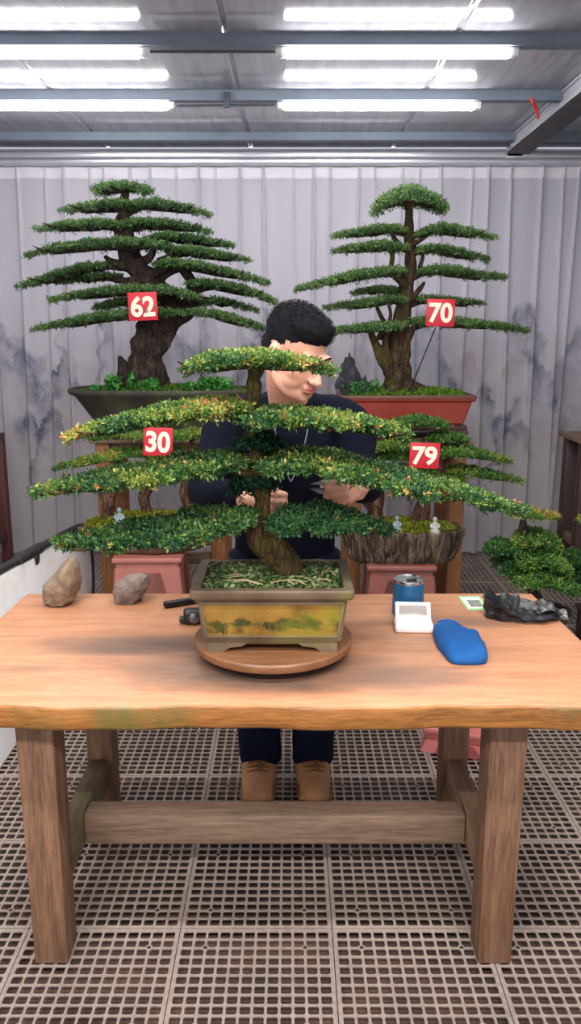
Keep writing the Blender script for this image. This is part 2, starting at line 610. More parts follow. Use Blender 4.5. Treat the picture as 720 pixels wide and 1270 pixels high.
def mat_curtain():
    """sheer white cloth printed with grey-blue ink mountains in mist"""
    m = NT('printed_sheer_cloth')
    tc = m.new('ShaderNodeTexCoord')
    sx = m.new('ShaderNodeSeparateXYZ'); m.l(tc.outputs['Object'], sx.inputs[0])
    x, z = sx.outputs[0], sx.outputs[2]
    base = m.mix(m.math('DIVIDE', m.math('SUBTRACT', 1.75, z), 1.0, clamp=True), srgb(226, 222, 232), srgb(204, 198, 202))
    c = base
    # soft tinted wash behind
    wash = m.noise(m.coord((1.4, 1, 1)), 1.6, 4, .55)
    wz = m.math('MULTIPLY', m.math('DIVIDE', m.math('SUBTRACT', 1.8, z), .5, clamp=True), m.math('DIVIDE', m.math('SUBTRACT', z, .2), .5, clamp=True))
    c = m.mix(m.math('MULTIPLY', m.ramp(wash, [(.48, (0, 0, 0, 1)), (.66, (1, 1, 1, 1))]), m.math('MULTIPLY', wz, .55)), c, srgb(166, 160, 172))
    c = m.mix(m.math('MULTIPLY', m.ramp(m.noise(m.coord((1, 1, .8)), 2.3, 3), [(.52, (0, 0, 0, 1)), (.68, (1, 1, 1, 1))]), m.math('MULTIPLY', wz, .4)), c, srgb(186, 172, 166))
    layers = [  # seed, base height, amp, freq, fade, colour, strength
        (3.1, 1.62, .80, 1.7, .50, srgb(136, 134, 158), .95),
        (17.7, 1.42, .90, 2.2, .40, srgb(92, 98, 128), .95),
        (29.2, 1.48, .80, 2.9, .22, srgb(170, 140, 124), .6),
        (41.3, 1.22, .95, 2.6, .30, srgb(52, 72, 118), 1.0),
        (63.9, .98, .80, 2.6, .24, srgb(70, 74, 98), .9),
    ]
    wob = m.math('MULTIPLY', m.math('SUBTRACT', m.noise(m.coord((1, 1, 1)), 7, 4, .6), .5), .16)
    wobx = m.math('MULTIPLY', m.math('SUBTRACT', m.noise(m.coord((1, 1, 1.3)), 5, 3, .6), .5), .22)
    zz = m.math('ADD', z, wob)
    for seed, h, amp, fr, fade, colr, k in layers:
        xs = m.math('ADD', m.math('ADD', x, wobx), seed)
        rd = m.noise(xs, fr, 2.0, .45, dims='1D')
        ridge = m.math('ADD', m.math('MULTIPLY', m.math('SUBTRACT', rd, .5), amp * 2.0), h - .06)
        dz = m.math('SUBTRACT', ridge, zz)
        edge = m.math('DIVIDE', dz, .05, clamp=True)
        fall = m.math('SUBTRACT', 1.0, m.math('DIVIDE', dz, fade, clamp=True))
        patch = m.ramp(m.noise(m.math('ADD', xs, seed * 2 + 7), 1.9, 2, .5, dims='1D'), [(.48, (0, 0, 0, 1)), (.58, (1, 1, 1, 1))])
        ink = m.ramp(m.noise(m.coord((1.6, 1, 1)), 8, 6, .68), [(.34, (.12, .12, .12, 1)), (.62, (1, 1, 1, 1))])
        f = m.math('MULTIPLY', m.math('MULTIPLY', edge, fall), m.math('MULTIPLY', patch, ink))
        c = m.mix(m.math('MULTIPLY', f, k), c, colr)
    m.col(c)
    m.p(.9, spec=.1)
    # sheer weave: more see-through face on, denser where the folds turn away
    lw = m.new('ShaderNodeLayerWeight')
    lw.inputs['Blend'].default_value = .5
    op = m.math('ADD', m.math('MULTIPLY', lw.outputs['Facing'], .45), .86, clamp=True)
    tl = m.new('ShaderNodeBsdfTranslucent'); m.l(c, tl.inputs[0])
    m1 = m.new('ShaderNodeMixShader'); m1.inputs[0].default_value = .25
    m.l(m.b.outputs[0], m1.inputs[1]); m.l(tl.outputs[0], m1.inputs[2])
    tp = m.new('ShaderNodeBsdfTransparent')
    m2 = m.new('ShaderNodeMixShader')
    m.l(op, m2.inputs[0]); m.l(tp.outputs[0], m2.inputs[1]); m.l(m1.outputs[0], m2.inputs[2])
    m.l(m2.outputs[0], m.n['Material Output'].inputs[0])
    return m.mat


M['floor'] = mat_floor()
M['floor_dark'] = plain('clip_dark', srgb(52, 46, 44), .7)
M['ground'] = mat_ground()
M['ceiling'] = mat_ceiling()
M['curtain'] = mat_curtain()
M['wall'] = plain('wall_panel', srgb(196, 196, 204), .5, var=.04, scale=3)
M['purlin'] = plain('purlin_paint', srgb(122, 134, 150), .5, var=.12, scale=5)
M['beam'] = plain('beam_paint', srgb(196, 198, 206), .45, var=.15, scale=6)
M['beam_dark'] = plain('beam_rust', srgb(88, 84, 88), .7, var=.35, scale=14)
M['track'] = plain('track_metal', srgb(206, 206, 212), .3, .5, var=.05)
M['conduit'] = plain('conduit', srgb(74, 82, 96), .5)
mt = NT('lit_tube'); mt.b.inputs['Emission Color'].default_value = (1, .985, .97, 1); mt.b.inputs['Emission Strength'].default_value = 56
M['tube_lit'] = mt.mat
M['tub_white'] = None


def mat_tub():
    m = NT('white_vinyl')
    tc = m.new('ShaderNodeTexCoord')
    sx = m.new('ShaderNodeSeparateXYZ'); m.l(tc.outputs['Object'], sx.inputs[0])
    n = m.noise(m.coord(), 6, 5, .65)
    zf = m.math('DIVIDE', m.math('SUBTRACT', sx.outputs[2], .44), .16, clamp=True)
    f = m.math('MULTIPLY', zf, m.ramp(n, [(.45, (0, 0, 0, 1)), (.7, (1, 1, 1, 1))]))
    m.col(m.mix(m.math('MULTIPLY', f, .5), srgb(250, 250, 252), srgb(212, 180, 130)))
    m.p(.4)
    return m.mat


M['tub_white'] = mat_tub()


def mat_bag():
    m = NT('black_film')
    n = m.noise(m.coord(), 18, 4, .6)
    m.col(m.ramp(n, [(.42, srgb(12, 12, 16)), (.62, srgb(38, 38, 44)), (.8, srgb(92, 90, 94))]))
    m.p(.38); m.bump(n, .4, .006)
    return m.mat


M['bag'] = mat_bag()

# ------------------------------------------------------------------ setting
WALLY = 5.78
CEILH = 2.79
XS = 3.1


def plane_grid(nx, ny, fn):
    mb = MB()
    v = [fn(i / nx, j / ny) for j in range(ny + 1) for i in range(nx + 1)]
    f = [(j * (nx + 1) + i, j * (nx + 1) + i + 1, (j + 1) * (nx + 1) + i + 1, (j + 1) * (nx + 1) + i) for j in range(ny) for i in range(nx)]
    mb.add(v, f)
    return mb


def structure(o):
    o['kind'] = 'structure'
    return o


# floor: interlocking plastic grate tiles over dark ground
def build_floor():
    PX, PY = .415, .390
    X0, Y0 = .114, 1.907
    mb = MB()
    i0, i1 = -7, 6
    j0, j1 = -2, 10
    N = 12
    gap, brd = .0012, .0075
    top, bot = 0.0, -.0035
    tv, tf, tm = [], [], []
    w, h = PX - 2 * gap, PY - 2 * gap
    cw, ch = (w - 2 * brd) / N, (h - 2 * brd) / N
    web = .0064
    # one tile
    for a in range(N):
        for b in range(N):
            x0, y0 = gap + brd + a * cw, gap + brd + b * ch
            x1, y1 = x0 + cw, y0 + ch
            ex0 = gap if a == 0 else x0; ex1 = PX - gap if a == N - 1 else x1
            ey0 = gap if b == 0 else y0; ey1 = PY - gap if b == N - 1 else y1
            hx0, hx1, hy0, hy1 = x0 + web / 2, x1 - web / 2, y0 + web / 2, y1 - web / 2
            r = .0034
            hole = [(hx0 + r, hy0), (hx1 - r, hy0), (hx1, hy0 + r), (hx1, hy1 - r), (hx1 - r, hy1), (hx0 + r, hy1), (hx0, hy1 - r), (hx0, hy0 + r)]
            o = len(tv)
            tv += [(x, y, top) for x, y in hole] + [(x, y, bot) for x, y in hole]
            tv += [(ex0, ey0, top), (ex1, ey0, top), (ex1, ey1, top), (ex0, ey1, top)]
            c = o + 16
            for k in range(8):
                k2 = (k + 1) % 8
                tf.append((o + k, o + k2, o + 8 + k2, o + 8 + k)); tm.append(0)
            H = lambda k: o + k
            tf += [(c, c + 1, H(1), H(0)), (c + 1, c + 2, H(3), H(2)), (c + 2, c + 3, H(5), H(4)), (c + 3, c, H(7), H(6)),
                   (c + 1, H(2), H(1)), (c + 2, H(4), H(3)), (c + 3, H(6), H(5)), (c, H(0), H(7))]
            tm += [0] * 8
    # rim
    o = len(tv)
    e = [(gap, gap), (PX - gap, gap), (PX - gap, PY - gap), (gap, PY - gap)]
    tv += [(x, y, top) for x, y in e] + [(x, y, bot) for x, y in e]
    for k in range(4):
        k2 = (k + 1) % 4
        tf.append((o + k, o + 4 + k, o + 4 + k2, o + k2)); tm.append(0)
    # clip bosses at four crossings
    for a in (2, 10):
        for b in (2, 10):
            cx, cy = gap + brd + a * cw, gap + brd + b * ch
            o = len(tv)
            n = 10
            tv += [(cx + .0095 * math.cos(2 * PI * k / n), cy + .0095 * math.sin(2 * PI * k / n), .0012) for k in range(n)]
            tv += [(cx + .0058 * math.cos(2 * PI * k / n), cy + .0058 * math.sin(2 * PI * k / n), .0012) for k in range(n)]
            tv += [(cx + .0095 * math.cos(2 * PI * k / n), cy + .0095 * math.sin(2 * PI * k / n), bot) for k in range(n)]
            for k in range(n):
                k2 = (k + 1) % n
                tf.append((o + k, o + k2, o + n + k2, o + n + k)); tm.append(0)
                tf.append((o + 2 * n + k, o + 2 * n + k2, o + k2, o + k)); tm.append(0)
            tf.append(tuple(o + n + k for k in range(n))); tm.append(1)
    tv = np.array(tv)
    nt = len(tv)
    V, Fc, Mi = [], [], []
    cnt = 0
    for i in range(i0, i1):
        for j in range(j0, j1):
            V.append(tv + np.array([X0 + i * PX, Y0 + j * PY, 0]))
            Fc += [tuple(q + cnt * nt for q in f) for f in tf]
            Mi += tm
            cnt += 1
    me = bpy.data.meshes.new('floor')
    me.from_pydata(np.concatenate(V).tolist(), [], Fc)
    me.materials.append(M['floor']); me.materials.append(M['floor_dark'])
    me.polygons.foreach_set('material_index', Mi)
    me.update()
    structure(link(bpy.data.objects.new('floor', me)))
    g = MB().add([(-XS, -2.5, -.035), (XS, -2.5, -.035), (XS, WALLY + .2, -.035), (-XS, WALLY + .2, -.035)], [(0, 1, 2, 3)])
    structure(g.build('floor_ground', M['ground'], smooth=False))


build_floor()

# ceiling: sandwich panels with shallow seams
mb = MB()
pw = .95
x = -XS
prof = []
while x < XS:
    prof += [(x, 0), (x + pw - .03, 0), (x + pw - .022, .008), (x + pw - .008, .008)]
    x += pw
v, f = [], []
for (px_, dz) in prof:
    v += [(px_, -2.5, CEILH + dz), (px_, WALLY, CEILH + dz)]
for k in range(len(prof) - 1):
    f.append((2 * k, 2 * k + 1, 2 * k + 3, 2 * k + 2))
mb.add(v, f)
structure(mb.build('ceiling', M['ceiling'], smooth=False))
structure(MB().box((0, WALLY + .05, CEILH / 2), (2 * XS, .08, CEILH), 0).build('wall_back', M['wall'], smooth=False))
structure(MB().box((-XS - .04, 1.6, CEILH / 2), (.08, 8.4, CEILH), 0).build('wall_left', M['wall'], smooth=False))
structure(MB().box((XS + .04, 1.6, CEILH / 2), (.08, 8.4, CEILH), 0).build('wall_right', M['wall'], smooth=False))

# purlins: blue-grey steel channels across the ceiling
D1, D2, D3 = 3.68, 4.49, 5.37
for k, (y, xe) in enumerate(((D1, XS), (D2, 1.44), (D3, 1.44), (2.87, XS), (2.06, XS))):
    mb = MB()
    h = .046
    poly = [(y - .03, CEILH), (y - .03, CEILH - h), (y + .03, CEILH - h), (y + .03, CEILH - h + .016), (y + .024, CEILH - h + .016), (y + .024, CEILH - h + .006), (y - .024, CEILH - h + .006), (y - .024, CEILH)]
    mb.prism(poly, -XS, XS, 'x')
    o = structure(mb.build('trim_%d' % (k + 1), M['purlin'], smooth=False))
# curtain head rail / wall capping
o = structure(MB().box((0, 5.62, 2.675), (2 * XS, .16, .05), .004).build('trim_6', M['track']))
mb = MB()
mb.box((0, 5.50, 2.69), (2 * XS, .05, .035), .006)
structure(mb.build('trim_7', M['track']))
# steel joint plate on the second purlin
tag(MB().box(at(281, 124, D2 - .05), (.035, .02, .075), .002).build('joint_plate', M['conduit']), 'small dark steel joint plate on the ceiling purlin', 'plate')

# main roof beam on the right (H section running front to back)
mb = MB()
bx = 1.44
zt, zb = CEILH - .003, 2.69
bw = .07
ya, yb = .4, 5.48
mb.box((bx, (ya + yb) / 2, zb + .006), (bw * 2, yb - ya, .012), .001, mi=1)
mb.box((bx, (ya + yb) / 2, zt - .006), (bw * 2, yb - ya, .012), .001)
mb.box((bx - .05, (ya + yb) / 2, (zt + zb) / 2), (.01, yb - ya, zt - zb - .02), .001)
mb.box((bx - bw + .004, (ya + yb) / 2, zb + .018), (.008, yb - ya, .03), .001)
structure(mb.build('trim_8', [M['beam'], M['beam_dark']], smooth=False))
mb = MB(); mb.box((bx - .02, 5.50, 2.70), (.10, .05, .06), .003)
structure(mb.build('trim_9', M['track']))
# red wire dangling beside the beam
mb = MB(); mb.tube([at(658, 122, 4.3), at(661, 128, 4.3), at(665, 137, 4.32), at(667, 147, 4.33)], .008, n=8)
tag(mb.build('electric_wire', M['red_wire']), 'short red wire hanging beside the steel roof beam', 'wire')


# ------------------------------------------------------------------ tube lights
def make_tube(xc, y, L, label):
    t = thing('tube_light', label, 'ceiling light', (xc, y, CEILH - .046), 0, 'tube lights under the purlins')
    MB().box((0, 0, -.006), (L, .03, .012), .003).build('batten', M['white_plastic'], t)
    MB().tube([(-L / 2 + .02, 0, -.022), (L / 2 - .02, 0, -.022)], .021, n=14, sub=1).build('tube', M['tube_lit'], t)
    for s in (-1, 1):
        MB().box((s * (L / 2 + .005), 0, -.02), (.035, .034, .036), .004).build('end_cap', M['white_plastic'], t)
    return t


def xspan(px0, px1, py, Y):
    a, b = at(px0, py, Y), at(px1, py, Y)
    return (a.x + b.x) / 2, b.x - a.x


xr, L1 = xspan(349, 635, 65, D1)
make_tube(xr, D1, L1, 'lit white tube light on the nearer purlin, right of centre')
xl = at(178, 69, D1).x - L1 / 2
make_tube(xl, D1, L1, 'lit white tube light on the nearer purlin, cut by the left frame edge')
xr2, L2 = xspan(349, 590, 131, D2)
make_tube(xr2, D2, L2, 'lit white tube light on the farther purlin, right of centre')
make_tube(at(211, 134, D2).x - L2 / 2, D2, L2, 'lit white tube light on the farther purlin, at the left')
mb = MB(); mb.tube([at(186, 64, D1 - .03), at(341, 64, D1 - .03)], .006, n=8, sub=1)
tag(mb.build('conduit_pipe', M['conduit']), 'dark thin conduit linking the two nearer tube lights', 'conduit')
mb = MB(); mb.tube([at(219, 131, D2 - .03), at(341, 130, D2 - .03)], .006, n=8, sub=1)
tag(mb.build('conduit_pipe', M['conduit']), 'dark thin conduit linking the two farther tube lights', 'conduit')


def area(name, loc, rot, sx, sy, power, col=(1, .97, .94)):
    d = bpy.data.lights.new(name, 'AREA')
    d.shape = 'RECTANGLE'; d.size = sx; d.size_y = sy; d.energy = power; d.color = col
    o = bpy.data.objects.new(name, d); o.location = loc; o.rotation_euler = rot
    COL.objects.link(o)
    return o


# the rows of tube lamps that continue over the table and behind the viewer
for y, p in ((2.06, 25), (1.0, 32), (-.4, 64)):
    for xx in (-.95, .55):
        area('tube_lamp', (xx, y, CEILH - .10), (0, 0, 0), 1.0, .05, p)

# ------------------------------------------------------------------ curtain
def build_curtain():
    x0, x1, z0, z1 = -2.9, 2.9, .03, 2.665
    nx, nz = 1160, 36
    V = []
    rr = random.Random(5)
    pitch = .148
    nple = int((x1 - x0) / pitch) + 2
    jit = [rr.uniform(-.25, .25) for _ in range(nple + 2)]
    amp = [rr.uniform(.6, 1.25) for _ in range(nple + 2)]
    lean = [rr.uniform(-.06, .06) for _ in range(nple + 2)]
    V = np.zeros(((nz + 1), (nx + 1), 3))
    xs = np.linspace(x0, x1, nx + 1)
    for j in range(nz + 1):
        t = j / nz
        z = z0 + (z1 - z0) * t
        down = 1 - t
        y = np.full(nx + 1, 5.66)
        for k in range(nple):
            c = x0 + (k + .5 + jit[k]) * pitch + lean[k] * down
            w = .006 + .019 * down ** .8
            y -= (.034 + .020 * down) * amp[k] * np.exp(-((xs - c) / w) ** 2)
        y += .012 * np.sin(xs * 9 + 1.3 * down) * down + .008 * np.sin(xs * 23 + 2.0 * down)
        V[j, :, 0] = xs; V[j, :, 1] = y; V[j, :, 2] = z
    idx = np.arange((nz + 1) * (nx + 1)).reshape(nz + 1, nx + 1)
    Fc = np.stack([idx[:-1, :-1], idx[:-1, 1:], idx[1:, 1:], idx[1:, :-1]], -1).reshape(-1, 4)
    me = bpy.data.meshes.new('curtain')
    me.from_pydata(V.reshape(-1, 3).tolist(), [], Fc.tolist())
    me.materials.append(M['curtain'])
    me.polygons.foreach_set('use_smooth', [True] * len(me.polygons))
    o = link(bpy.data.objects.new('curtain', me))
    tag(o, 'white pleated sheer curtain printed with grey-blue ink mountains across the back wall', 'curtain')
    # sewn header tape as a part
    mb = MB()
    v, f = [], []
    for i in range(0, nx + 1, 2):
        p = V[nz, i]
        v += [(p[0], p[1] - .004, 2.575), (p[0], p[1] - .004, 2.66)]
    n = len(v) // 2
    f = [(2 * i, 2 * i + 2, 2 * i + 3, 2 * i + 1) for i in range(n - 1)]
    mb.add(v, f)
    mb.build('header_tape', plain('header_tape', srgb(226, 222, 230), .9, var=.02), o)


build_curtain()


# ------------------------------------------------------------------ foliage
def nrmz(a):
    return a / np.maximum(np.linalg.norm(a, axis=-1, keepdims=True), 1e-9)


def leaf_mesh(name, base, dirs, L, Wd, tint, mat, parent, fold=.25):
    n = len(base)
    r = RNG.normal(size=(n, 3)) + np.array([0, 0, 1.2])
    d = nrmz(dirs)
    s = nrmz(np.cross(d, r))
    up = np.cross(s, d)
    L = np.asarray(L).reshape(-1, 1) * np.ones((n, 1))
    v = np.stack([base, base + d * L * .5 + s * L * Wd + up * L * fold * .3, base + d * L, base + d * L * .5 - s * L * Wd + up * L * fold * .3], 1)
    me = bpy.data.meshes.new(name)
    me.vertices.add(4 * n)
    me.vertices.foreach_set('co', v.reshape(-1).astype(np.float32))
    me.loops.add(4 * n)
    me.loops.foreach_set('vertex_index', np.arange(4 * n, dtype=np.int32))
    me.polygons.add(n)
    me.polygons.foreach_set('loop_start', np.arange(0, 4 * n, 4, dtype=np.int32))
    me.update(calc_edges=True)
    at_ = me.attributes.new('tint', 'FLOAT', 'FACE')
    at_.data.foreach_set('value', np.clip(tint, 0, 1).astype(np.float32))
    me.materials.append(mat)
    o = link(bpy.data.objects.new(name, me), parent)
    return o


def pad(parent, pts, Y, hd, thick, nspr, leafL, mat, warm=.0, base_tint=.38, taper=(1, 1), k=6, up=.7, name='foliage_pad', dome=0.0, tipwarm=.25):
    """a flat cloud of foliage along a spine of picture points at distance Y; hd = half depth"""
    P = [at(p[0], p[1], Y + (p[2] if len(p) > 2 else 0)) for p in pts]
    S, _ = spline(P, 1, 12)
    S = np.array([list(q) for q in S])
    seg = np.linalg.norm(np.diff(S, axis=0), axis=1)
    cum = np.concatenate([[0], np.cumsum(seg)]); tot = cum[-1]
    # draw arc-length by width profile
    def width(u):
        a = np.clip(u / (.5 * (1.0 - .55 * (1 - taper[0]))), 0, 1)
        l = np.where(taper[0] >= 1, np.sqrt(np.clip(u / .16, 0, 1)), .12 + .88 * np.clip(u / .62, 0, 1) ** .8)
        r = np.where(taper[1] >= 1, np.sqrt(np.clip((1 - u) / .16, 0, 1)), .12 + .88 * np.clip((1 - u) / .62, 0, 1) ** .8)
        return np.minimum(l, r)
    u = RNG.random(nspr * 3)
    keep = RNG.random(nspr * 3) < width(u) + .08
    u = u[keep][:nspr]
    n = len(u)
    pos = np.stack([np.interp(u * tot, cum, S[:, i]) for i in range(3)], 1)
    w = width(u)
    ph = RNG.random(4) * 6.28
    lobes = 1 + .22 * np.sin(u * tot * 38 + ph[0]) + .13 * np.sin(u * tot * 83 + ph[1])
    q = RNG.uniform(-1, 1, n)
    q = np.sign(q) * np.abs(q) ** .8
    yo = q * hd * w * lobes
    prof = np.sqrt(np.clip(1 - q * q, 0, 1))
    lump = .6 + .3 * np.sin(u * tot * 46 + ph[2] + yo * 40) + .22 * np.sin(u * tot * 97 + ph[3] - yo * 63)
    tz = thick * (.35 + .65 * w) * (prof * (.55 + .6 * lump) + .15)
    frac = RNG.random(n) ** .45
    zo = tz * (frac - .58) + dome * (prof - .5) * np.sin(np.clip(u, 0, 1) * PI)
    pos = pos + np.stack([RNG.normal(0, .006, n), yo, zo], 1)
    tang = np.stack([np.interp(u * tot, cum[:-1], np.diff(S[:, i]) / np.maximum(seg, 1e-6)) for i in range(3)], 1)
    endx = np.sign(u - .5)[:, None] * tang * np.clip((np.abs(u - .5) - .2) * 2, 0, 1)[:, None]
    sd = endx * 1.2 + np.stack([np.zeros(n), np.sign(yo) * np.abs(q) ** 2 * 1.0, np.full(n, up)], 1) + RNG.normal(0, .45, (n, 3))
    sd = nrmz(sd)
    Ls = leafL * RNG.uniform(.8, 1.7, n)
    ref = nrmz(RNG.normal(size=(n, 3)))
    a1 = nrmz(np.cross(sd, ref)); a2 = np.cross(sd, a1)
    j = np.arange(k)
    phi = j * 2.4 + RNG.random((n, 1)) * 6.28
    b = pos[:, None, :] + sd[:, None, :] * (Ls[:, None] * (j + .3) / k)[..., None]
    ld = sd[:, None, :] * .75 + a1[:, None, :] * np.cos(phi)[..., None] + a2[:, None, :] * np.sin(phi)[..., None]
    b = b.reshape(-1, 3); ld = ld.reshape(-1, 3)
    # real leaf colour: new growth toward shoot ends and pad tips
    xw = np.sin(u * tot * 17 + ph[1]) * .5 + np.sin(u * tot * 41 + ph[2] + yo * 30) * .5
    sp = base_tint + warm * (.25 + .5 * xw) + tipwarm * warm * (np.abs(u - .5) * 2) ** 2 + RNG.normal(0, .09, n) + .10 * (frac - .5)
    hot = RNG.random(n) < warm * .10
    sp = np.where(hot, .8 + .2 * RNG.random(n), sp)
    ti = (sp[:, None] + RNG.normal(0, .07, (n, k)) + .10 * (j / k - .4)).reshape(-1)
    return leaf_mesh(name, b, ld, leafL * RNG.uniform(.75, 1.2, len(b)), .24, ti, mat, parent)


def tree_wood(parent, tubes, mat, name='trunk', n=14):
    """tubes: list of (points3d, radii, ridge) joined into one trunk mesh"""
    mb = MB()
    for i, (pts, rad, rg) in enumerate(tubes):
        mb.tube(pts, rad, n=n if rad[0] > .012 else 7, sub=6 if rad[0] > .012 else 4, rough=.35 if rad[0] > .012 else .15, freq=16, ridge=rg, seed=i * 1.7)
    return mb.build(name, mat, parent, angle=80)


def pad_limbs(trunk_pt, pts, Y, r0=.012, hd=.1, n_tw=5, drop=.02):
    """a limb from the trunk into a pad, under the leaves, with side twigs"""
    P = [at(p[0], p[1], Y + (p[2] if len(p) > 2 else 0)) - Vector((0, 0, drop * .55)) for p in pts]
    P[0] = P[0].lerp(P[1], .9) + Vector((0, 0, .012)); P[-1] = P[-1].lerp(P[-2], .9) + Vector((0, 0, .012))
    t = Vector(trunk_pt)
    if (P[0] - t).length > (P[-1] - t).length:
        P = P[::-1]
    # start at the spine point closest to the trunk
    ci = min(range(len(P)), key=lambda i: (P[i] - t).length)
    out = []
    runs = [P[ci:]] if ci == 0 else [P[ci:], P[:ci + 1][::-1]]
    for run in runs:
        if len(run) < 2 and (run[0] - t).length < .01: continue
        path = [t] + ([t.lerp(run[0], .5) + Vector((0, 0, .01))] if (run[0] - t).length > .06 else []) + run
        m = len(path)
        out.append((path, [r0 * (1 - .8 * i / (m - 1)) + .0015 for i in range(m)], .1))
        S, _ = spline(run, 1, 6)
        for q in range(n_tw):
            s = S[int((q + .5) / n_tw * (len(S) - 1))]
            d = 1 if q % 2 else -1
            dx = (S[-1] - S[0]).normalized() * .06 if len(S) > 1 else Vector((0, 0, 0))
            out.append(([s, s + Vector((dx.x * .6, d * hd * .45, .004)), s + Vector((dx.x, d * hd * .7, .016))], [r0 * .4, r0 * .28, .0015], 0))
    return out


def T3(pts, Y):
    return [at(p[0], p[1], Y + (p[3] if len(p) > 3 else 0)) for p in pts], [p[2] for p in pts]


def blades(parent, name, fn, n, L, mat, spread=.5, tint=(.5, .2), up=1.0):
    """short upright blades (moss, fallen trimmings) on a surface fn(rng)->(n,3)"""
    base = fn(n)
    d = np.stack([RNG.normal(0, spread, n), RNG.normal(0, spread, n), np.full(n, up)], 1)
    return leaf_mesh(name, base, d, L * RNG.uniform(.6, 1.3, n), .22, RNG.normal(tint[0], tint[1], n), mat, parent)


# ------------------------------------------------------------------ work table
TX0, TX1, TY0, TY1, TZ = -.95, .80, 1.685, 2.49, .77
TH = .060


def build_table():
    t = thing('work_table', 'heavy rustic wooden work table with a thick worn plank top', 'table', (-.045, 2.09, 0))
    cx, cy = -.045, 2.09
    # top board; slightly wavy natural edge, lacquered edge faces
    # plan outline (front is wider than the frame)
    a = at(33, 737, TY1); b = at(660, 736, TY1)
    xl, xr = a.x, b.x
    out = []
    nseg = 60
    for i in range(nseg + 1):
        u = i / nseg
        out.append((xl + (xr - xl) * u - .0, TY1 + .004 * math.sin(u * 9)))
    outline = [(xl - .035, TY0)] + [(xl - .035 + (xr - xl + .07) * (i / nseg), TY0 + .006 * math.sin(i * .31) + .003 * math.sin(i * .9)) for i in range(1, nseg)] + [(xr + .035, TY0)]
    outline += [(xr, TY1)] + out[::-1][1:-1] + [(xl, TY1)]
    bm = bmesh.new()
    vs = [bm.verts.new((x - cx, y - cy, TZ)) for x, y in outline]
    f = bm.faces.new(vs)
    bmesh.ops.recalc_face_normals(bm, faces=[f])
    if f.normal.z < 0: f.normal_flip()
    r = bmesh.ops.extrude_face_region(bm, geom=[f])
    for v in [e for e in r['geom'] if isinstance(e, bmesh.types.BMVert)]:
        v.co.z -= TH
    bm.normal_update()
    edges = [e for e in bm.edges if len(e.link_faces) == 2 and (abs(e.link_faces[0].normal.z) > .9) != (abs(e.link_faces[1].normal.z) > .9)]
    bmesh.ops.bevel(bm, geom=edges, offset=.009, segments=3, profile=.5, affect='EDGES')
    bm.normal_update()
    mb = MB()
    for fc in bm.faces: pass
    bm.verts.index_update()
    mb.v = [v.co[:] for v in bm.verts]
    for fc in bm.faces:
        mb.f.append(tuple(v.index for v in fc.verts)); mb.m.append(0 if min(v.co.z for v in fc.verts) > TZ - .004 else 1)
    bm.free()
    mb.build('tabletop', [M['table_wood'], M['edge_wood']], t)
    # legs
    S = .088
    for (x, y, s) in ((-.618, 1.825, .094), (.527, 1.825, .094), (-.612, 2.40, .088), (.53, 2.40, .088)):
        b2 = MB()
        b2.box((x - cx, y - cy, (TZ - TH) / 2), (s * .93, s, TZ - TH), .007, taper=(1.07, 1.02))
        b2.build('leg', M['leg_wood'], t)
    for x, m in ((-.618, 'moss_rail_wood'), (.53, 'side_rail_wood')):
        MB().box((x - cx, 2.10 - cy, .205), (.055, .53, .10), .005).build('side_stretcher', M[m], t)
    MB().box((-.045 - cx, 2.09 - cy, .205), (1.09, .075, .092), .006).build('long_stretcher', M['rail_wood'], t)
    return t


build_table()

# ------------------------------------------------------------------ turntable + front bonsai
TTX = -.045
TTY = 2.0
tt = thing('turntable', 'round wooden turntable disc on the work table under the potted bonsai', 'turntable', (TTX, TTY, TZ))
MB().lathe([(.11, 0), (.115, .004), (.115, .022), (.105, .026)], 40, capt=True).build('base', M['dark_wood'], tt)
MB().lathe([(.19, .026), (.204, .028), (.207, .034), (.207, .046), (.203, .05), (.19, .0505)], 64, capt=True).build('disc', M['disc_wood'], tt)
TT_TOP = TZ + .0505


def rect_pot(parent, W, D, H, z0, rim_w, mat, mat_rim, base_k=.9, wall=.02, foot=True, bev=.01):
    """rectangular pot: body, rim lip, feet, inner soil line; built around local origin"""
    mb = MB()
    b = rim_w

    def ring(w, d, z, r=.012, n=4):
        pts = []
        for sx, sy, a0 in ((1, 1, 0), (-1, 1, PI / 2), (-1, -1, PI), (1, -1, 1.5 * PI)):
            for k in range(n + 1):
                a = a0 + PI / 2 * k / n
                pts.append((sx * (w / 2 - r) + r * math.cos(a), sy * (d / 2 - r) + r * math.sin(a), z))
        return pts
    kb = base_k
    zf = z0 + (.018 if foot else 0)
    prof = [(kb * W * .93, kb * D * .93, zf), (kb * W, kb * D, zf + .012), (W - 2 * b - .004, D - 2 * b - .004, H * .72), (W - 2 * b, D - 2 * b, H - .03),
            (W - .008, D - .008, H - .024), (W, D, H - .018), (W, D, H - .004), (W - .008, D - .008, H), (W - 2 * wall - b * .6, D - 2 * wall - b * .6, H), (W - 2 * wall - b * .7 - .008, D - 2 * wall - b * .7 - .008, H - .012), (W - 2 * wall - b - .01, D - 2 * wall - b - .01, H - .05)]
    v, f = [], []
    n = None
    for w, d, z in prof:
        rg = ring(w, d, z)
        n = len(rg)
        v += rg
    for i in range(len(prof) - 1):
        for k in range(n):
            k2 = (k + 1) % n
            f.append((i * n + k, i * n + k2, (i + 1) * n + k2, (i + 1) * n + k))
    f.append(tuple(range(n)))
    f.append(tuple(range((len(prof) - 1) * n, len(prof) * n)))
    mb.add(v, f)
    return mb.build('pot', mat, parent, angle=35)


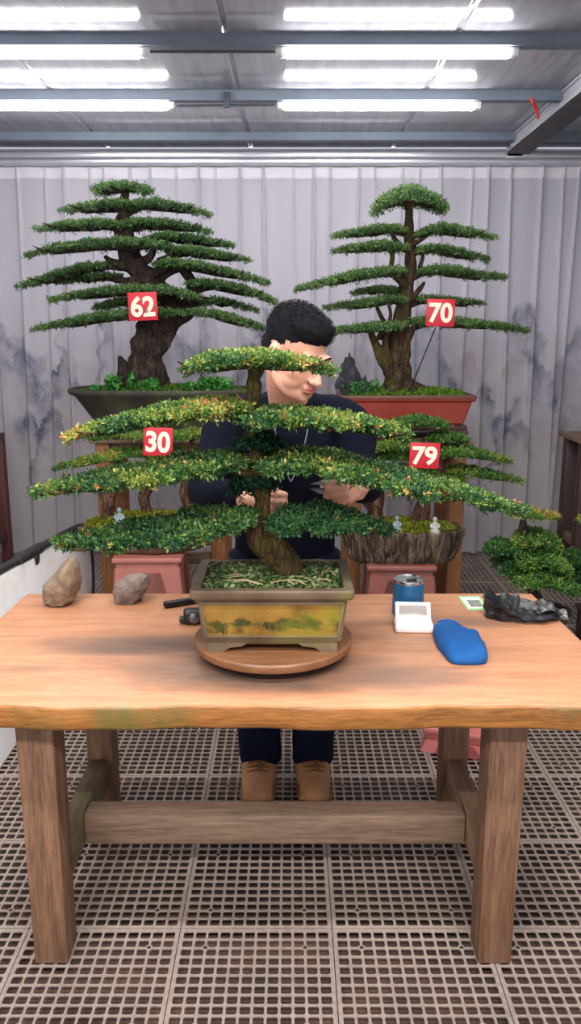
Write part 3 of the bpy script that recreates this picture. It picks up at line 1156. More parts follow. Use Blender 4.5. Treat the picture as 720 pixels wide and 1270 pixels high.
def soil_sheet(parent, w, d, z, mat, hump=.02, name='soil', shape=2.0, nx=28, ny=18, seed=0):
    def fn(u, v):
        a, b = u * 2 - 1, v * 2 - 1
        if shape < 4:   # map the square to a disc
            aa, bb = a * math.sqrt(1 - b * b / 2), b * math.sqrt(1 - a * a / 2)
        else:
            aa, bb = a, b
        r = min(1, math.hypot(a, b) / 1.2)
        return (aa * w / 2, bb * d / 2, z + hump * (1 - r * r) + .006 * mnoise.noise(Vector((aa * 4 + seed, bb * 4, 0))))
    return plane_grid(nx, ny, fn).build(name, mat, parent)


def front_bonsai():
    Y = 2.0
    t = thing('potted_bonsai', 'nearest bonsai, tiered branches, in ochre painted brown pot on the turntable', 'bonsai', (0, 0, 0))
    org = Vector((TTX, Y, TT_TOP))
    t.location = org
    inv = Matrix.Translation(-org)
    # pot in local coordinates
    W, D, H = .402, .285, .165
    p = rect_pot(t, W, D, H, 0, .016, M['pot_brown'], None, base_k=.86)
    # painted ochre panel, in a frame, on the front and the back
    for s in (-1, 1):
        mb = MB()
        wb, wt = .322, .352
        zb, zt = .042, .128
        yb = D * .86 / 2 + .001; yt = (D - .036) / 2 + .001
        nx = 12
        v, f = [], []
        for j in range(7):
            k = j / 6
            for i in range(nx + 1):
                uu = i / nx - .5
                yy = (yb + (yt - yb) * ((zb + (zt - zb) * k) - .03) / (.118 - .03)) + .0006
                v.append((uu * (wb + (wt - wb) * k), s * min(yy, yt + .0006), zb + (zt - zb) * k))
        for j in range(6):
            for i in range(nx):
                q = j * (nx + 1) + i
                f.append((q, q + 1, q + nx + 2, q + nx + 1))
        mb.add(v, f)
        o = mb.build('painted_panel', M['painted_panel'], p)
        o['label'] = 'ochre panel painted with dark green reeds'
        # raised frame
        fr = MB()
        e = .004
        for (xa, za, xb, zb2) in ((-wb / 2, zb, wb / 2, zb), (-wt / 2, zt, wt / 2, zt), (-wb / 2, zb, -wt / 2, zt), (wb / 2, zb, wt / 2, zt)):
            ya = yb + (yt - yb) * (za - .03) / .088; y2 = yb + (yt - yb) * (zb2 - .03) / .088
            fr.beam((xa, s * min(ya, yt), za), (xb, s * min(y2, yt), zb2), .006, .006, .001)
        fr.build('panel_frame', M['pot_brown'], p)
    for sx in (-1, 1):
        for sy in (-1, 1):
            mb = MB()
            x0 = sx * (W * .86 / 2 - .012)
            poly = [(x0, 0.0), (x0, .026), (x0 - sx * .105, .026), (x0 - sx * .085, .014), (x0 - sx * .055, .010), (x0 - sx * .04, 0)]
            mb.prism(poly, sy * .075, sy * (D * .86 / 2 - .004), 'y')
            mb.build('foot', M['pot_brown'], p, smooth=False)
    soil_sheet(t, W - .06, D - .06, H - .022, M['soil'], .022, shape=9)

    def litter(n):
        x = RNG.uniform(-.163, .163, n); y = RNG.uniform(-.105, .105, n)
        z = H - .018 + .020 * (1 - (x / .17) ** 2) * (1 - (y / .11) ** 2) + RNG.uniform(0, .012, n)
        return np.stack([x, y, z], 1)
    o = blades(t, 'ground_cover', litter, 6500, .016, M['leaf_dry'], 1.6, (.5, .24), .5)
    tag(o, 'layer of green and pale clippings over the soil', kind='stuff')
    tw = MB()
    rr = random.Random(3)
    for q in range(28):
        x, y = rr.uniform(-.16, .16), rr.uniform(-.1, .1)
        a = rr.uniform(0, PI); l = rr.uniform(.02, .05)
        tw.tube([(x - math.cos(a) * l, y - math.sin(a) * l * .5, H + .004), (x, y, H + .012), (x + math.cos(a) * l, y + math.sin(a) * l * .5, H + .006)], .0016, n=5, sub=2)
    tag(tw.build('twig_litter', plain('dry_twig', srgb(170, 152, 112), .8)), kind='stuff').parent = t

    sub = bpy.data.objects
    pads = [
        # pts, dY, hd, thick, sprigs, warm, taper, base
        ([(233, 459), (262, 451), (318, 446), (366, 451), (409, 463)], 0, .135, .036, 1500, .55, (1, .5), .46),
        ([(86, 544), (135, 531), (190, 518), (250, 509), (305, 508)], -.02, .13, .040, 1700, .72, (.35, 1), .48),
        ([(298, 522), (350, 519), (420, 524), (470, 532), (500, 540)], -.01, .13, .040, 1700, .6, (1, .5), .42),
        ([(48, 613), (100, 601), (170, 591), (240, 580), (302, 574)], -.03, .15, .042, 2300, .60, (.4, 1), .40),
        ([(318, 578), (380, 574), (435, 583), (490, 598), (530, 606), (560, 609)], 0, .15, .046, 2500, .5, (1, 1), .38),
        ([(545, 608), (580, 616), (615, 627), (646, 636)], .02, .07, .034, 650, .25, (1, .5), .42),
        ([(74, 675), (130, 669), (200, 660), (260, 652), (312, 644)], -.06, .15, .044, 2400, .28, (.45, 1), .36),
        ([(338, 650), (385, 645), (430, 648), (480, 660)], -.04, .13, .040, 1400, .12, (1, .5), .33),
        # small inner tufts close to the trunk
        ([(296, 560), (318, 548), (345, 556)], .03, .06, .05, 320, .05, (1, 1), .16),
        ([(292, 610), (310, 598), (340, 602)], .03, .06, .05, 320, .05, (1, 1), .16),
    ]
    trunk_pts = [(357, 716, .044), (352, 698, .042), (336, 680, .041), (320, 660, .034), (321, 643, .022), (327, 622, .020), (322, 598, .025), (314, 565, .024), (311, 530, .019), (313, 500, .016), (314, 478, .018), (314, 460, .008)]
    P, R = T3(trunk_pts, Y)
    tubes = [(P, R, .16)]
    # surface roots
    for dx, dy in ((-.07, -.05), (.06, -.05), (.07, .05), (-.05, .06)):
        b = P[0]
        tubes.append(([b + Vector((0, 0, .03)), b + Vector((dx * .5, dy * .5, .012)), b + Vector((dx, dy, -.006))], [.026, .016, .006], .1))
    joints = {0: (315, 468), 1: (312, 524), 2: (312, 532), 3: (318, 590), 4: (318, 594), 6: (320, 655), 7: (324, 660)}
    for i, pd in enumerate(pads):
        if i in joints:
            tubes += pad_limbs(at(*joints[i], Y), pd[0], Y + pd[1], .014, pd[2], 6, .022)
    # the long right limb carries on
    tubes.append(([at(552, 600, Y), at(590, 617, Y), at(640, 634, Y)], [.007, .005, .002], 0))
    w = tree_wood(t, tubes, M['bark_moss'])
    w.data.transform(inv)
    for pts, dy, hd, th, ns, warm, tp, bt in pads:
        o = pad(t, pts, Y + dy, hd, th * .78, int(ns * 1.25), .0125, M['leaf_front'], warm * .6, bt - .06, tp, k=7, up=.55)
        o.data.transform(inv)
    return t


front_bonsai()


# ------------------------------------------------------------------ number signs
def text_mesh(body, size, ext, bold=0.0, sx=1.0):
    cu = bpy.data.curves.new('t', 'FONT')
    cu.body = body; cu.size = size; cu.extrude = ext; cu.offset = bold
    cu.align_x = 'CENTER'; cu.align_y = 'CENTER'
    cu.resolution_u = 6
    o = bpy.data.objects.new('t', cu)
    COL.objects.link(o)
    dg = bpy.context.evaluated_depsgraph_get()
    me = bpy.data.meshes.new_from_object(o.evaluated_get(dg))
    bpy.data.objects.remove(o)
    # centre on the visual bounding box
    xs = [v.co.x for v in me.vertices]; ys = [v.co.y for v in me.vertices]
    cx, cy = (min(xs) + max(xs)) / 2, (min(ys) + max(ys)) / 2
    for v in me.vertices:
        v.co.x = (v.co.x - cx) * sx; v.co.y -= cy
    return me


def number_sign(num, px, py, Y, wpx, hpx, roll, label, stake=None):
    c = at(px, py, Y)
    k = (at(px + 1, py, Y) - c).length
    w, h = wpx * k, hpx * k
    t = thing('number_sign', label, 'number sign', c, 0, 'red number signs on the bonsai')
    t.rotation_euler = (0, math.radians(roll), 0)
    MB().box((0, 0, 0), (w, .006, h), .0015).build('board', M['red_board'], t)
    me = text_mesh(num, h * 1.05, .001, h * .034, .80)
    me.name = 'numeral'
    Rm = Matrix.Rotation(PI / 2, 4, 'X')
    ys = [v.co.y for v in me.vertices]; xs = [v.co.x for v in me.vertices]
    sc = min(h * .74 / (max(ys) - min(ys)), 9)
    sx = w * .84 / (max(xs) - min(xs))
    me.transform(Matrix.Translation((0, -.0042, 0)) @ Rm @ Matrix.Diagonal((sx, sc, 1, 1)))
    me.materials.clear(); me.materials.append(M['cream_paint'])
    link(bpy.data.objects.new('numeral', me), t)
    if stake is not None:
        a = at(*stake[0]) - c; b = at(*stake[1]) - c
        Ri = Matrix.Rotation(-math.radians(roll), 4, 'Y')
        MB().tube([Ri @ a, Ri @ b], .003, n=6, sub=1).build('wire_stake', M['black_plastic'], t)
    else:
        MB().tube([(0, .004, h * .3), (.0, .03, h * .46), (0, .09, h * .56)], .002, n=6).build('hanging_wire', M['black_plastic'], t)
    return t


# ------------------------------------------------------------------ back benches
def bench(name_label, x0, x1, Y0, Y1, H, rail_z, wood_leg, wood_top, leg=.075, top_t=.03, over=.03):
    cx, cy = (x0 + x1) / 2, (Y0 + Y1) / 2
    t = thing('plant_stand', name_label, 'plant stand', (cx, cy, 0))
    MB().box((0, 0, H - top_t / 2), (x1 - x0 + 2 * over, Y1 - Y0 + 2 * over, top_t), .004).build('top_board', wood_top, t)
    for sx in (-1, 1):
        for sy in (-1, 1):
            MB().box((sx * ((x1 - x0) / 2 - leg / 2), sy * ((Y1 - Y0) / 2 - leg / 2), (H - top_t) / 2), (leg, leg, H - top_t), .005).build('leg', wood_leg, t)
    for sy in (-1, 1):
        MB().box((0, sy * ((Y1 - Y0) / 2 - leg / 2), H - top_t - .04), (x1 - x0 - 2 * leg, .03, .08), .003).build('apron', wood_top, t)
        MB().box((0, sy * ((Y1 - Y0) / 2 - leg / 2), rail_z), (x1 - x0 - 2 * leg, .035, .06), .003).build('rail', wood_top, t)
    for sx in (-1, 1):
        MB().box((sx * ((x1 - x0) / 2 - leg / 2), 0, rail_z), (.035, Y1 - Y0 - 2 * leg, .06), .003).build('rail', wood_top, t)
    return t


YB = 4.25
bl = at(117, 545, YB - .15)
br = at(277, 545, YB - .15)
HB1 = at(150, 543, YB - .18).z
bench('tall wooden stand under the dark oval basin of bonsai 62', bl.x, br.x, YB - .15, YB + .30, HB1, .42, M['bench_wood'], M['bench_top_wood'], over=.025)
br0 = at(431, 548, YB - .15); br1 = at(579, 548, YB - .15)
HB2 = at(500, 546, YB - .18).z
bench('tall wooden stand under the red rectangular pot of bonsai 70', br0.x, br1.x, YB - .15, YB + .30, HB2, .42, M['bench_wood'], M['bench_top_wood'], over=.03)
# stands at the frame edges
er = at(703, 550, 4.9)
er = at(703, 550, 5.17)
bench('dark wooden stand cut by the right frame edge', er.x, er.x + .7, 4.9, 5.25, at(705, 544, 4.9).z, .28, M['dark_wood'], M['bench_top_wood'], leg=.075, over=.025)
el = at(4, 560, 5.2)
bench('dark reddish wooden stand cut by the left frame edge', el.x - .7, el.x, 4.9, 5.25, at(3, 545, 4.9).z, .28, wood('red_dark_wood', srgb(54, 22, 24), srgb(84, 40, 40), srgb(110, 60, 56), 2), M['dark_wood'], leg=.06, over=.0)


# ------------------------------------------------------------------ bonsai 62
def bonsai62():
    Y = YB + .05
    base = at(186, 484, Y)
    zb = HB1
    t = thing('potted_bonsai', 'large wide dark-trunked bonsai in the dark oval basin, bearing sign 62', 'bonsai', (at(203, 484, Y).x, Y, zb))
    org = t.location.copy(); inv = Matrix.Translation(-org)
    rim_z = at(203, 484, Y - .12).z - zb
    hw = (at(320, 484, Y).x - at(87, 484, Y).x) / 2
    bw = hw * .66
    sy = .52
    prof = [(bw * .96, 0), (bw, .01), (bw * 1.18, rim_z * .4), (hw * .93, rim_z * .86), (hw * .985, rim_z * .9), (hw, rim_z * .95), (hw, rim_z), (hw * .985, rim_z + .006), (hw * .955, rim_z + .003), (hw * .93, rim_z - .03)]
    MB().lathe(prof, 64, sy=sy, power=2.6, capt=True).build('pot', M['pot_dark'], t, angle=60)
    so = soil_sheet(t, hw * 1.84, hw * 1.84 * sy, rim_z - .02, M['soil'], .03, shape=2, seed=4)

    def cov(n):
        a = RNG.uniform(0, 2 * PI, n); r = np.sqrt(RNG.random(n))
        x, y = r * np.cos(a) * hw * .88, r * np.sin(a) * hw * .88 * sy
        return np.stack([x, y, rim_z - .014 + .028 * (1 - r * r)], 1)
    tag(blades(t, 'moss', cov, 3500, .018, M['moss_green'], .7, (.25, .2)), kind='stuff')
    # weeds
    for (px, py, w, h, dy) in ((140, 474, 18, 22, -.16), (184, 477, 22, 16, -.17), (163, 470, 9, 20, -.12), (236, 478, 10, 10, -.17), (262, 476, 34, 22, -.12), (118, 482, 8, 6, -.14), (282, 478, 14, 16, -.12)):
        c = at(px, py, Y + dy) - org
        k = .0042
        n = max(36, int(w * h * .8))

        def wf(n):
            return np.stack([c.x + np.clip(RNG.normal(0, w * k * .26, n), -w * k * .42, w * k * .42), c.y + np.clip(RNG.normal(0, .025, n), -.04, .04), c.z + RNG.uniform(-.6, .25, n) * h * k], 1)
        b = wf(n)
        leaf_mesh('weed', b, RNG.normal(0, 1, (n, 3)) + [0, 0, .5], .024 * RNG.uniform(.6, 1.2, n), .42, RNG.normal(.32, .24, n), M['leaf_bright'], t)
    pads = [
        ([(117, 240), (135, 235), (155, 233), (188, 238)], 0, .12, .045, 500, (1, 1)),
        ([(77, 263), (110, 259), (150, 256), (170, 260)], 0, .15, .042, 700, (.5, 1)),
        ([(158, 257), (190, 255), (225, 259), (261, 268)], 0, .15, .042, 700, (1, .5)),
        ([(45, 286), (80, 282), (120, 280), (160, 283)], -.02, .17, .042, 800, (.5, 1)),
        ([(150, 282), (190, 279), (230, 282), (262, 290)], .02, .17, .042, 800, (1, .5)),
        ([(33, 319), (70, 310), (120, 305), (170, 304), (212, 307)], -.06, .20, .050, 1300, (.5, 1)),
        ([(178, 300), (220, 296), (260, 301), (289, 306)], .05, .17, .042, 850, (1, .5)),
        ([(208, 313), (240, 313), (280, 319), (308, 324)], .0, .15, .042, 750, (1, .5)),
        ([(23, 357), (60, 347), (100, 336), (135, 330)], 0, .16, .045, 900, (.5, 1)),
        ([(192, 330), (235, 330), (285, 340), (332, 352)], -.03, .19, .048, 1200, (1, .5)),
        ([(62, 374), (110, 366), (160, 361), (210, 363), (246, 370)], -.1, .20, .055, 1600, (.5, 1)),
        ([(70, 352), (110, 346), (150, 344)], .08, .12, .04, 450, (.6, 1)),
        ([(234, 353), (270, 355), (310, 363), (341, 376)], .0, .18, .048, 1100, (1, .5)),
        ([(236, 378), (275, 376), (318, 386)], .12, .16, .05, 600, (1, .6)),
        ([(42, 410), (90, 401), (140, 393), (190, 389), (232, 390)], -.08, .22, .055, 1700, (.5, 1)),
        ([(234, 388), (270, 392), (300, 400), (328, 409)], -.05, .18, .050, 1000, (1, .6)),
        ([(120, 384), (160, 376), (215, 380)], .1, .18, .05, 700, (1, 1)),
    ]
    main = [(184, 490, .125), (180, 462, .098), (181, 440, .092), (190, 416, .092), (205, 398, .080), (214, 384, .062), (204, 366, .05), (182, 345, .052), (164, 325, .055), (155, 304, .05), (153, 282, .04), (155, 262, .034), (154, 244, .02)]
    P, R = T3(main, Y)
    tubes = [(P, R, .22)]
    P2, R2 = T3([(166, 488, .05), (158, 470, .036), (154, 455, .028), (148, 442, .008)], Y - .06)
    tubes.append((P2, R2, .3))
    P3, R3 = T3([(205, 398, .07), (228, 385, .055), (238, 370, .035), (238, 350, .028), (224, 330, .022)], Y)
    tubes.append((P3, R3, .15))
    for a in ([(165, 325, .02), (182, 322, .02), (190, 310, .016), (192, 298, .01)], [(160, 330, .03), (140, 326, .018), (130, 318, .01)], [(175, 345, .03), (200, 335, .022), (214, 326, .012)], [(150, 350, .02), (172, 352, .05), (196, 350, .02)]):
        p_, r_ = T3(a, Y - .02)
        tubes.append((p_, r_, .15))
    jt = [(154, 246), (154, 264), (155, 266), (154, 288), (154, 290), (156, 312), (158, 308), (196, 325), (160, 332), (200, 345), (190, 372), (160, 350), (236, 366), (238, 372), (205, 396), (228, 388), (205, 392)]
    for (pts, dy, hd, th, ns, tp), j in zip(pads, jt):
        tubes += pad_limbs(at(*j, Y), pts, Y + dy, .018, hd, 5, .025)
    tree_wood(t, tubes, M['bark_grey']).data.transform(inv)
    for pts, dy, hd, th, ns, tp in pads:
        o = pad(t, pts, Y + dy, hd * .85, th * .72, int(ns * 1.25), .0145, M['leaf_back'], .16, .44, tp, k=5, up=.4)
        o.data.transform(inv)
    number_sign('62', 177, 380, YB - .27, 36, 34, -2, 'red square sign with white number 62 on the left rear bonsai')
    # dark rock in the basin seen past the front tree
    return t


bonsai62()


# ------------------------------------------------------------------ bonsai 70
def bonsai70():
    Y = YB + .05
    # carved low stand
    za = HB2
    xs = at(512, 535, Y).x
    st = thing('carved_stand', 'low dark carved wooden stand under the red rectangular pot', 'stand', (xs, Y, za))
    ph = at(500, 528, Y - .18).z - za
    mb = MB(); mb.box((0, 0, ph - .012), (.50, .36, .024), .006)
    mb.build('top', M['carved_wood'], st)
    for sx in (-1, 1):
        for sy in (-1, 1):
            m2 = MB()
            poly = [(sx * .25, ph - .024), (sx * .26, ph * .5), (sx * .25, .012), (sx * .27, 0), (sx * .22, 0), (sx * .21, ph * .45), (sx * .15, ph * .62), (sx * .12, ph - .024)]
            m2.prism(poly, sy * .155, sy * .178, 'y')
            m2.build('leg', M['carved_wood'], st, smooth=False)
    z0 = za + ph
    xc = at(499, 510, Y).x
    t = thing('potted_bonsai', 'tall upright bonsai in the red rectangular pot, bearing sign 70', 'bonsai', (xc, Y, z0))
    org = t.location.copy(); inv = Matrix.Translation(-org)
    W = at(583, 492, Y - .2).x - at(415, 492, Y - .2).x
    Hh = at(500, 492, Y - .2).z - z0
    p = rect_pot(t, W, .42, Hh, 0, .018, M['red_clay'], None, base_k=.85, foot=False)
    # darker rim band, a part of its own
    mb = MB()
    for sy in (-1, 1):
        mb.box((0, sy * .203, Hh - .004), (W + .004, .018, .02), .004)
    for sx in (-1, 1):
        mb.box((sx * (W / 2 - .007), 0, Hh - .004), (.018, .42, .02), .004)
    mb.build('rim', M['red_clay_rim'], p)
    for sx in (-1, 1):
        MB().box((sx * (W * .30), -.12, .008), (.1, .06, .02), .004).build('foot', M['red_clay_rim'], p)
    soil_sheet(t, W - .06, .36, Hh - .012, M['moss_soil'], .035, shape=9, seed=9)

    def cov(n):
        x = RNG.uniform(-1, 1, n); y = RNG.uniform(-1, 1, n)
        return np.stack([x * (W / 2 - .04), y * .17, Hh - .008 + .035 * (1 - np.minimum(1, (x * x + y * y) / 1.44))], 1)
    tag(blades(t, 'moss', cov, 4500, .020, M['moss_green'], .7, (.45, .22)), kind='stuff')
    c = at(447, 478, Y - .12) - org
    n = 260
    b = np.stack([c.x + np.clip(RNG.normal(0, .05, n), -.09, .09), c.y + np.clip(RNG.normal(0, .03, n), -.05, .05), c.z + RNG.uniform(-.05, .015, n)], 1)
    leaf_mesh('weed', b, RNG.normal(0, 1, (n, 3)) + [0, 0, .5], .024 * RNG.uniform(.6, 1.2, n), .4, RNG.normal(.25, .25, n), M['leaf_bright'], t)
    pads = [
        ([(463, 264), (478, 254), (505, 247), (532, 253), (551, 261)], 0, .17, .085, 1500, (1, 1), .05),
        ([(414, 294), (440, 290), (475, 286), (503, 288)], 0, .14, .042, 700, (.5, 1), 0),
        ([(514, 293), (545, 286), (580, 290), (612, 296)], 0, .15, .045, 850, (1, .5), 0),
        ([(415, 313), (440, 309), (475, 307), (502, 310)], 0, .15, .048, 850, (.6, 1), 0),
        ([(514, 312), (545, 311), (575, 317), (603, 323)], 0, .14, .042, 700, (1, .5), 0),
        ([(366, 361), (410, 350), (450, 342), (502, 337)], -.04, .18, .052, 1300, (.4, 1), 0),
        ([(514, 340), (550, 337), (590, 343), (625, 345)], .02, .17, .050, 1100, (1, .4), 0),
        ([(436, 365), (465, 361), (500, 363)], .10, .14, .04, 450, (.6, 1), 0),
        ([(402, 383), (440, 379), (475, 374), (502, 373)], 0, .16, .045, 850, (.6, 1), 0),
        ([(510, 373), (540, 373), (575, 376), (599, 378)], .06, .14, .038, 550, (1, .5), 0),
        ([(403, 414), (440, 409), (475, 406), (500, 405)], -.05, .18, .050, 1050, (.6, 1), 0),
        ([(508, 400), (550, 401), (600, 404), (652, 411)], -.02, .17, .052, 1400, (1, .5), 0),
    ]
    main = [(496, 492, .100), (494, 470, .066), (494, 446, .057), (495, 420, .048), (498, 395, .041), (503, 365, .036), (509, 335, .032), (509, 310, .028), (506, 288, .024), (507, 268, .020), (507, 250, .010)]
    P, R = T3(main, Y)
    tubes = [(P, R, .18)]
    for a in ([(492, 470, .05), (478, 452, .036), (470, 436, .028), (462, 418, .016), (458, 410, .01)], [(482, 455, .03), (478, 430, .022), (480, 408, .014)], [(497, 436, .03), (508, 415, .018), (512, 404, .01)],
              [(476, 400, .012), (470, 388, .010), (466, 378, .008)], [(482, 402, .012), (484, 388, .010), (480, 374, .008)], [(500, 380, .02), (518, 362, .014), (526, 350, .008)], [(505, 355, .02), (490, 344, .014), (482, 336, .01)],
              [(484, 332, .012), (486, 318, .012), (482, 308, .008)], [(520, 332, .012), (524, 318, .010), (522, 310, .008)], [(508, 312, .02), (492, 300, .012), (486, 290, .008)], [(508, 305, .016), (524, 296, .01), (530, 290, .008)]):
        p_, r_ = T3(a, Y - .02)
        tubes.append((p_, r_, .12))
    for px, py, dy in ((468, 488, -.06), (536, 489, -.05), (515, 490, -.14), (480, 491, -.15)):
        b = at(px, py, Y + dy)
        tubes.append(([P[1] + Vector((0, 0, -.02)), P[0].lerp(b, .55) + Vector((0, 0, .03)), b + Vector((0, 0, -.01))], [.06, .034, .008], .15))
    jt = [(507, 262), (506, 292), (507, 296), (508, 312), (508, 316), (507, 345), (508, 346), (504, 368), (502, 380), (502, 382), (470, 420), (500, 412)]
    for (pts, dy, hd, th, ns, tp, dm), j in zip(pads, jt):
        tubes += pad_limbs(at(*j, Y), pts, Y + dy, .014, hd, 5, .022)
    tree_wood(t, tubes, M['bark_brown']).data.transform(inv)
    for pts, dy, hd, th, ns, tp, dm in pads:
        o = pad(t, pts, Y + dy, hd * .85, th * .75, int(ns * 1.3), .0145, M['leaf_back'], .16, .50, tp, k=5, dome=dm, up=.4)
        o.data.transform(inv)
    number_sign('70', 546, 388, YB - .2, 35, 33, 1, 'red square sign with white number 70 on the right rear bonsai', ((539, 408, YB - .17), (507, 486, YB - .10)))
    # penjing rocks standing in the pot
    zs = z0 + Hh - .005

    def rock(x, y, h, r, label, seed):
        bm = bmesh.new()
        bmesh.ops.create_icosphere(bm, subdivisions=4, radius=1)
        for v in bm.verts:
            n = mnoise.noise(v.co * 2.1 + Vector((seed, 0, 0))) * .5 + mnoise.noise(v.co * 5 + Vector((0, seed, 0))) * .28
            k = max(0, v.co.z)
            v.co *= 1 + n
            v.co.x *= r * (1 - .35 * k); v.co.y *= r * .8 * (1 - .35 * k); v.co.z = (v.co.z + .75) * h / 1.9
        mb = MB(); mb.bm(bm)
        o = mb.build('landscape_rock', M['stone_dark'], None, angle=25, loc=(x, y, zs))
        return tag(o, label, 'rock', 'small rocks in the red pot')
    a = at(431, 485, Y - .10)
    rock(a.x, a.y, .21, .055, 'tall dark grey landscape rock standing in the red pot', 3)
    b = at(451, 485, Y - .10)
    rock(b.x, b.y, .10, .038, 'short dark rock beside the taller rock in the red pot', 8)
    return t


bonsai70()


# ------------------------------------------------------------------ plastic stools
def plastic_stool(label, loc, H, wt, wb, mat, rz=0.0, group=None):
    t = thing('plastic_stool', label, 'stool', loc, rz, group)
    MB().box((0, 0, H - .014), (wt, wt, .028), .01, segs=3).build('seat', mat, t)
    MB().box((0, 0, H - .045), (wt * .90, wt * .90, .036), .006).build('seat_band', mat, t)
    zt = H - .05
    tt_ = .006
    k = (wb - wt * .94) / 2
    for q in range(4):
        mb = MB()
        # splayed panel with arched opening: outline (u across, z)
        wT, wB = wt * .94 / 2, wb / 2
        aw, ah = .60, .95   # arch
        pts = [(-wT, zt), (-wB, 0)]
        n = 10
        for i in range(n + 1):
            a = PI * (1 - i / n)
            zz = ah * zt * min(1, math.sin(a) * 1.35) if 0 < i < n else 0
            uu = math.copysign(min(1, abs(math.cos(a)) * 1.0), math.cos(a)) * wB * aw
            pts.append((uu * (1 - .1 * zz / zt), zz))
        pts += [(wB, 0), (wT, zt)]
        v = []
        for off in (0, -tt_):
            for (u, z) in pts:
                d = wT + (wB - wT) * (1 - z / zt) + off
                v.append((u, -d, z))
        m = len(pts)
        bm = bmesh.new()
        vs = [bm.verts.new(p) for p in v]
        f1 = bm.faces.new(vs[:m]); f2 = bm.faces.new(vs[m:][::-1])
        for i in range(m):
            j = (i + 1) % m
            bm.faces.new((vs[i], vs[m + i], vs[m + j], vs[j]))
        bmesh.ops.triangulate(bm, faces=[f1, f2])
        bm.transform(Matrix.Rotation(q * PI / 2, 4, 'Z'))
        mb.bm(bm)
        mb.build('leg_panel', mat, t, smooth=False)
    return t


YS = 3.80
sl = at(190, 735, YS)
HS = at(190, 690, YS - .13).z
plastic_stool('faded pink plastic stool under the stone slab of bonsai 30', (sl.x, YS, 0), HS, .33, .40, M['pink_plastic'], .02, 'stools under the forest bonsai')
sr = at(493, 735, YS)
HS2 = at(493, 700, YS - .13).z
plastic_stool('dull brick red plastic stool under the rough rock basin of bonsai 79', (sr.x, YS, 0), HS2, .33, .40, M['brick_plastic'], -.03, 'stools under the forest bonsai')
# little stool on the floor under the table
fs = at(549, 930, 2.93)
plastic_stool('low rose plastic step stool on the floor behind the right table leg', (fs.x + .075, 2.96, 0), .095, .27, .29, M['rose_plastic'], -.30)


# ------------------------------------------------------------------ forest bonsai 30
def figurine(px, py, Y, h, mat, label, zfoot):
    a = at(px, py, Y)
    mb = MB()
    mb.lathe([(h * .30, 0), (h * .33, h * .08), (h * .26, h * .3), (h * .20, h * .5), (h * .17, h * .62), (h * .06, h * .7)], 16, capt=True)
    mb.ell((0, 0, h * .83), (h * .14, h * .14, h * .17), seg=12, ring=8)
    mb.tube([(h * .17, 0, h * .58), (h * .27, -h * .1, h * .42), (h * .10, -h * .22, h * .36)], [h * .07, h * .065, h * .05], n=8)
    mb.tube([(-h * .17, 0, h * .58), (-h * .27, -h * .1, h * .42), (-h * .10, -h * .22, h * .36)], [h * .07, h * .065, h * .05], n=8)
    mb.tube([(-h * .22, -h * .2, h * .1), (0, -h * .32, h * .1), (h * .22, -h * .2, h * .1)], h * .09, n=8)
    o = remesh(mb, 'figurine', h * .03, mat, None, 2)
    o.location = (a.x, Y, zfoot)
    return tag(o, label, 'figurine', 'figurines among the forest trunks')


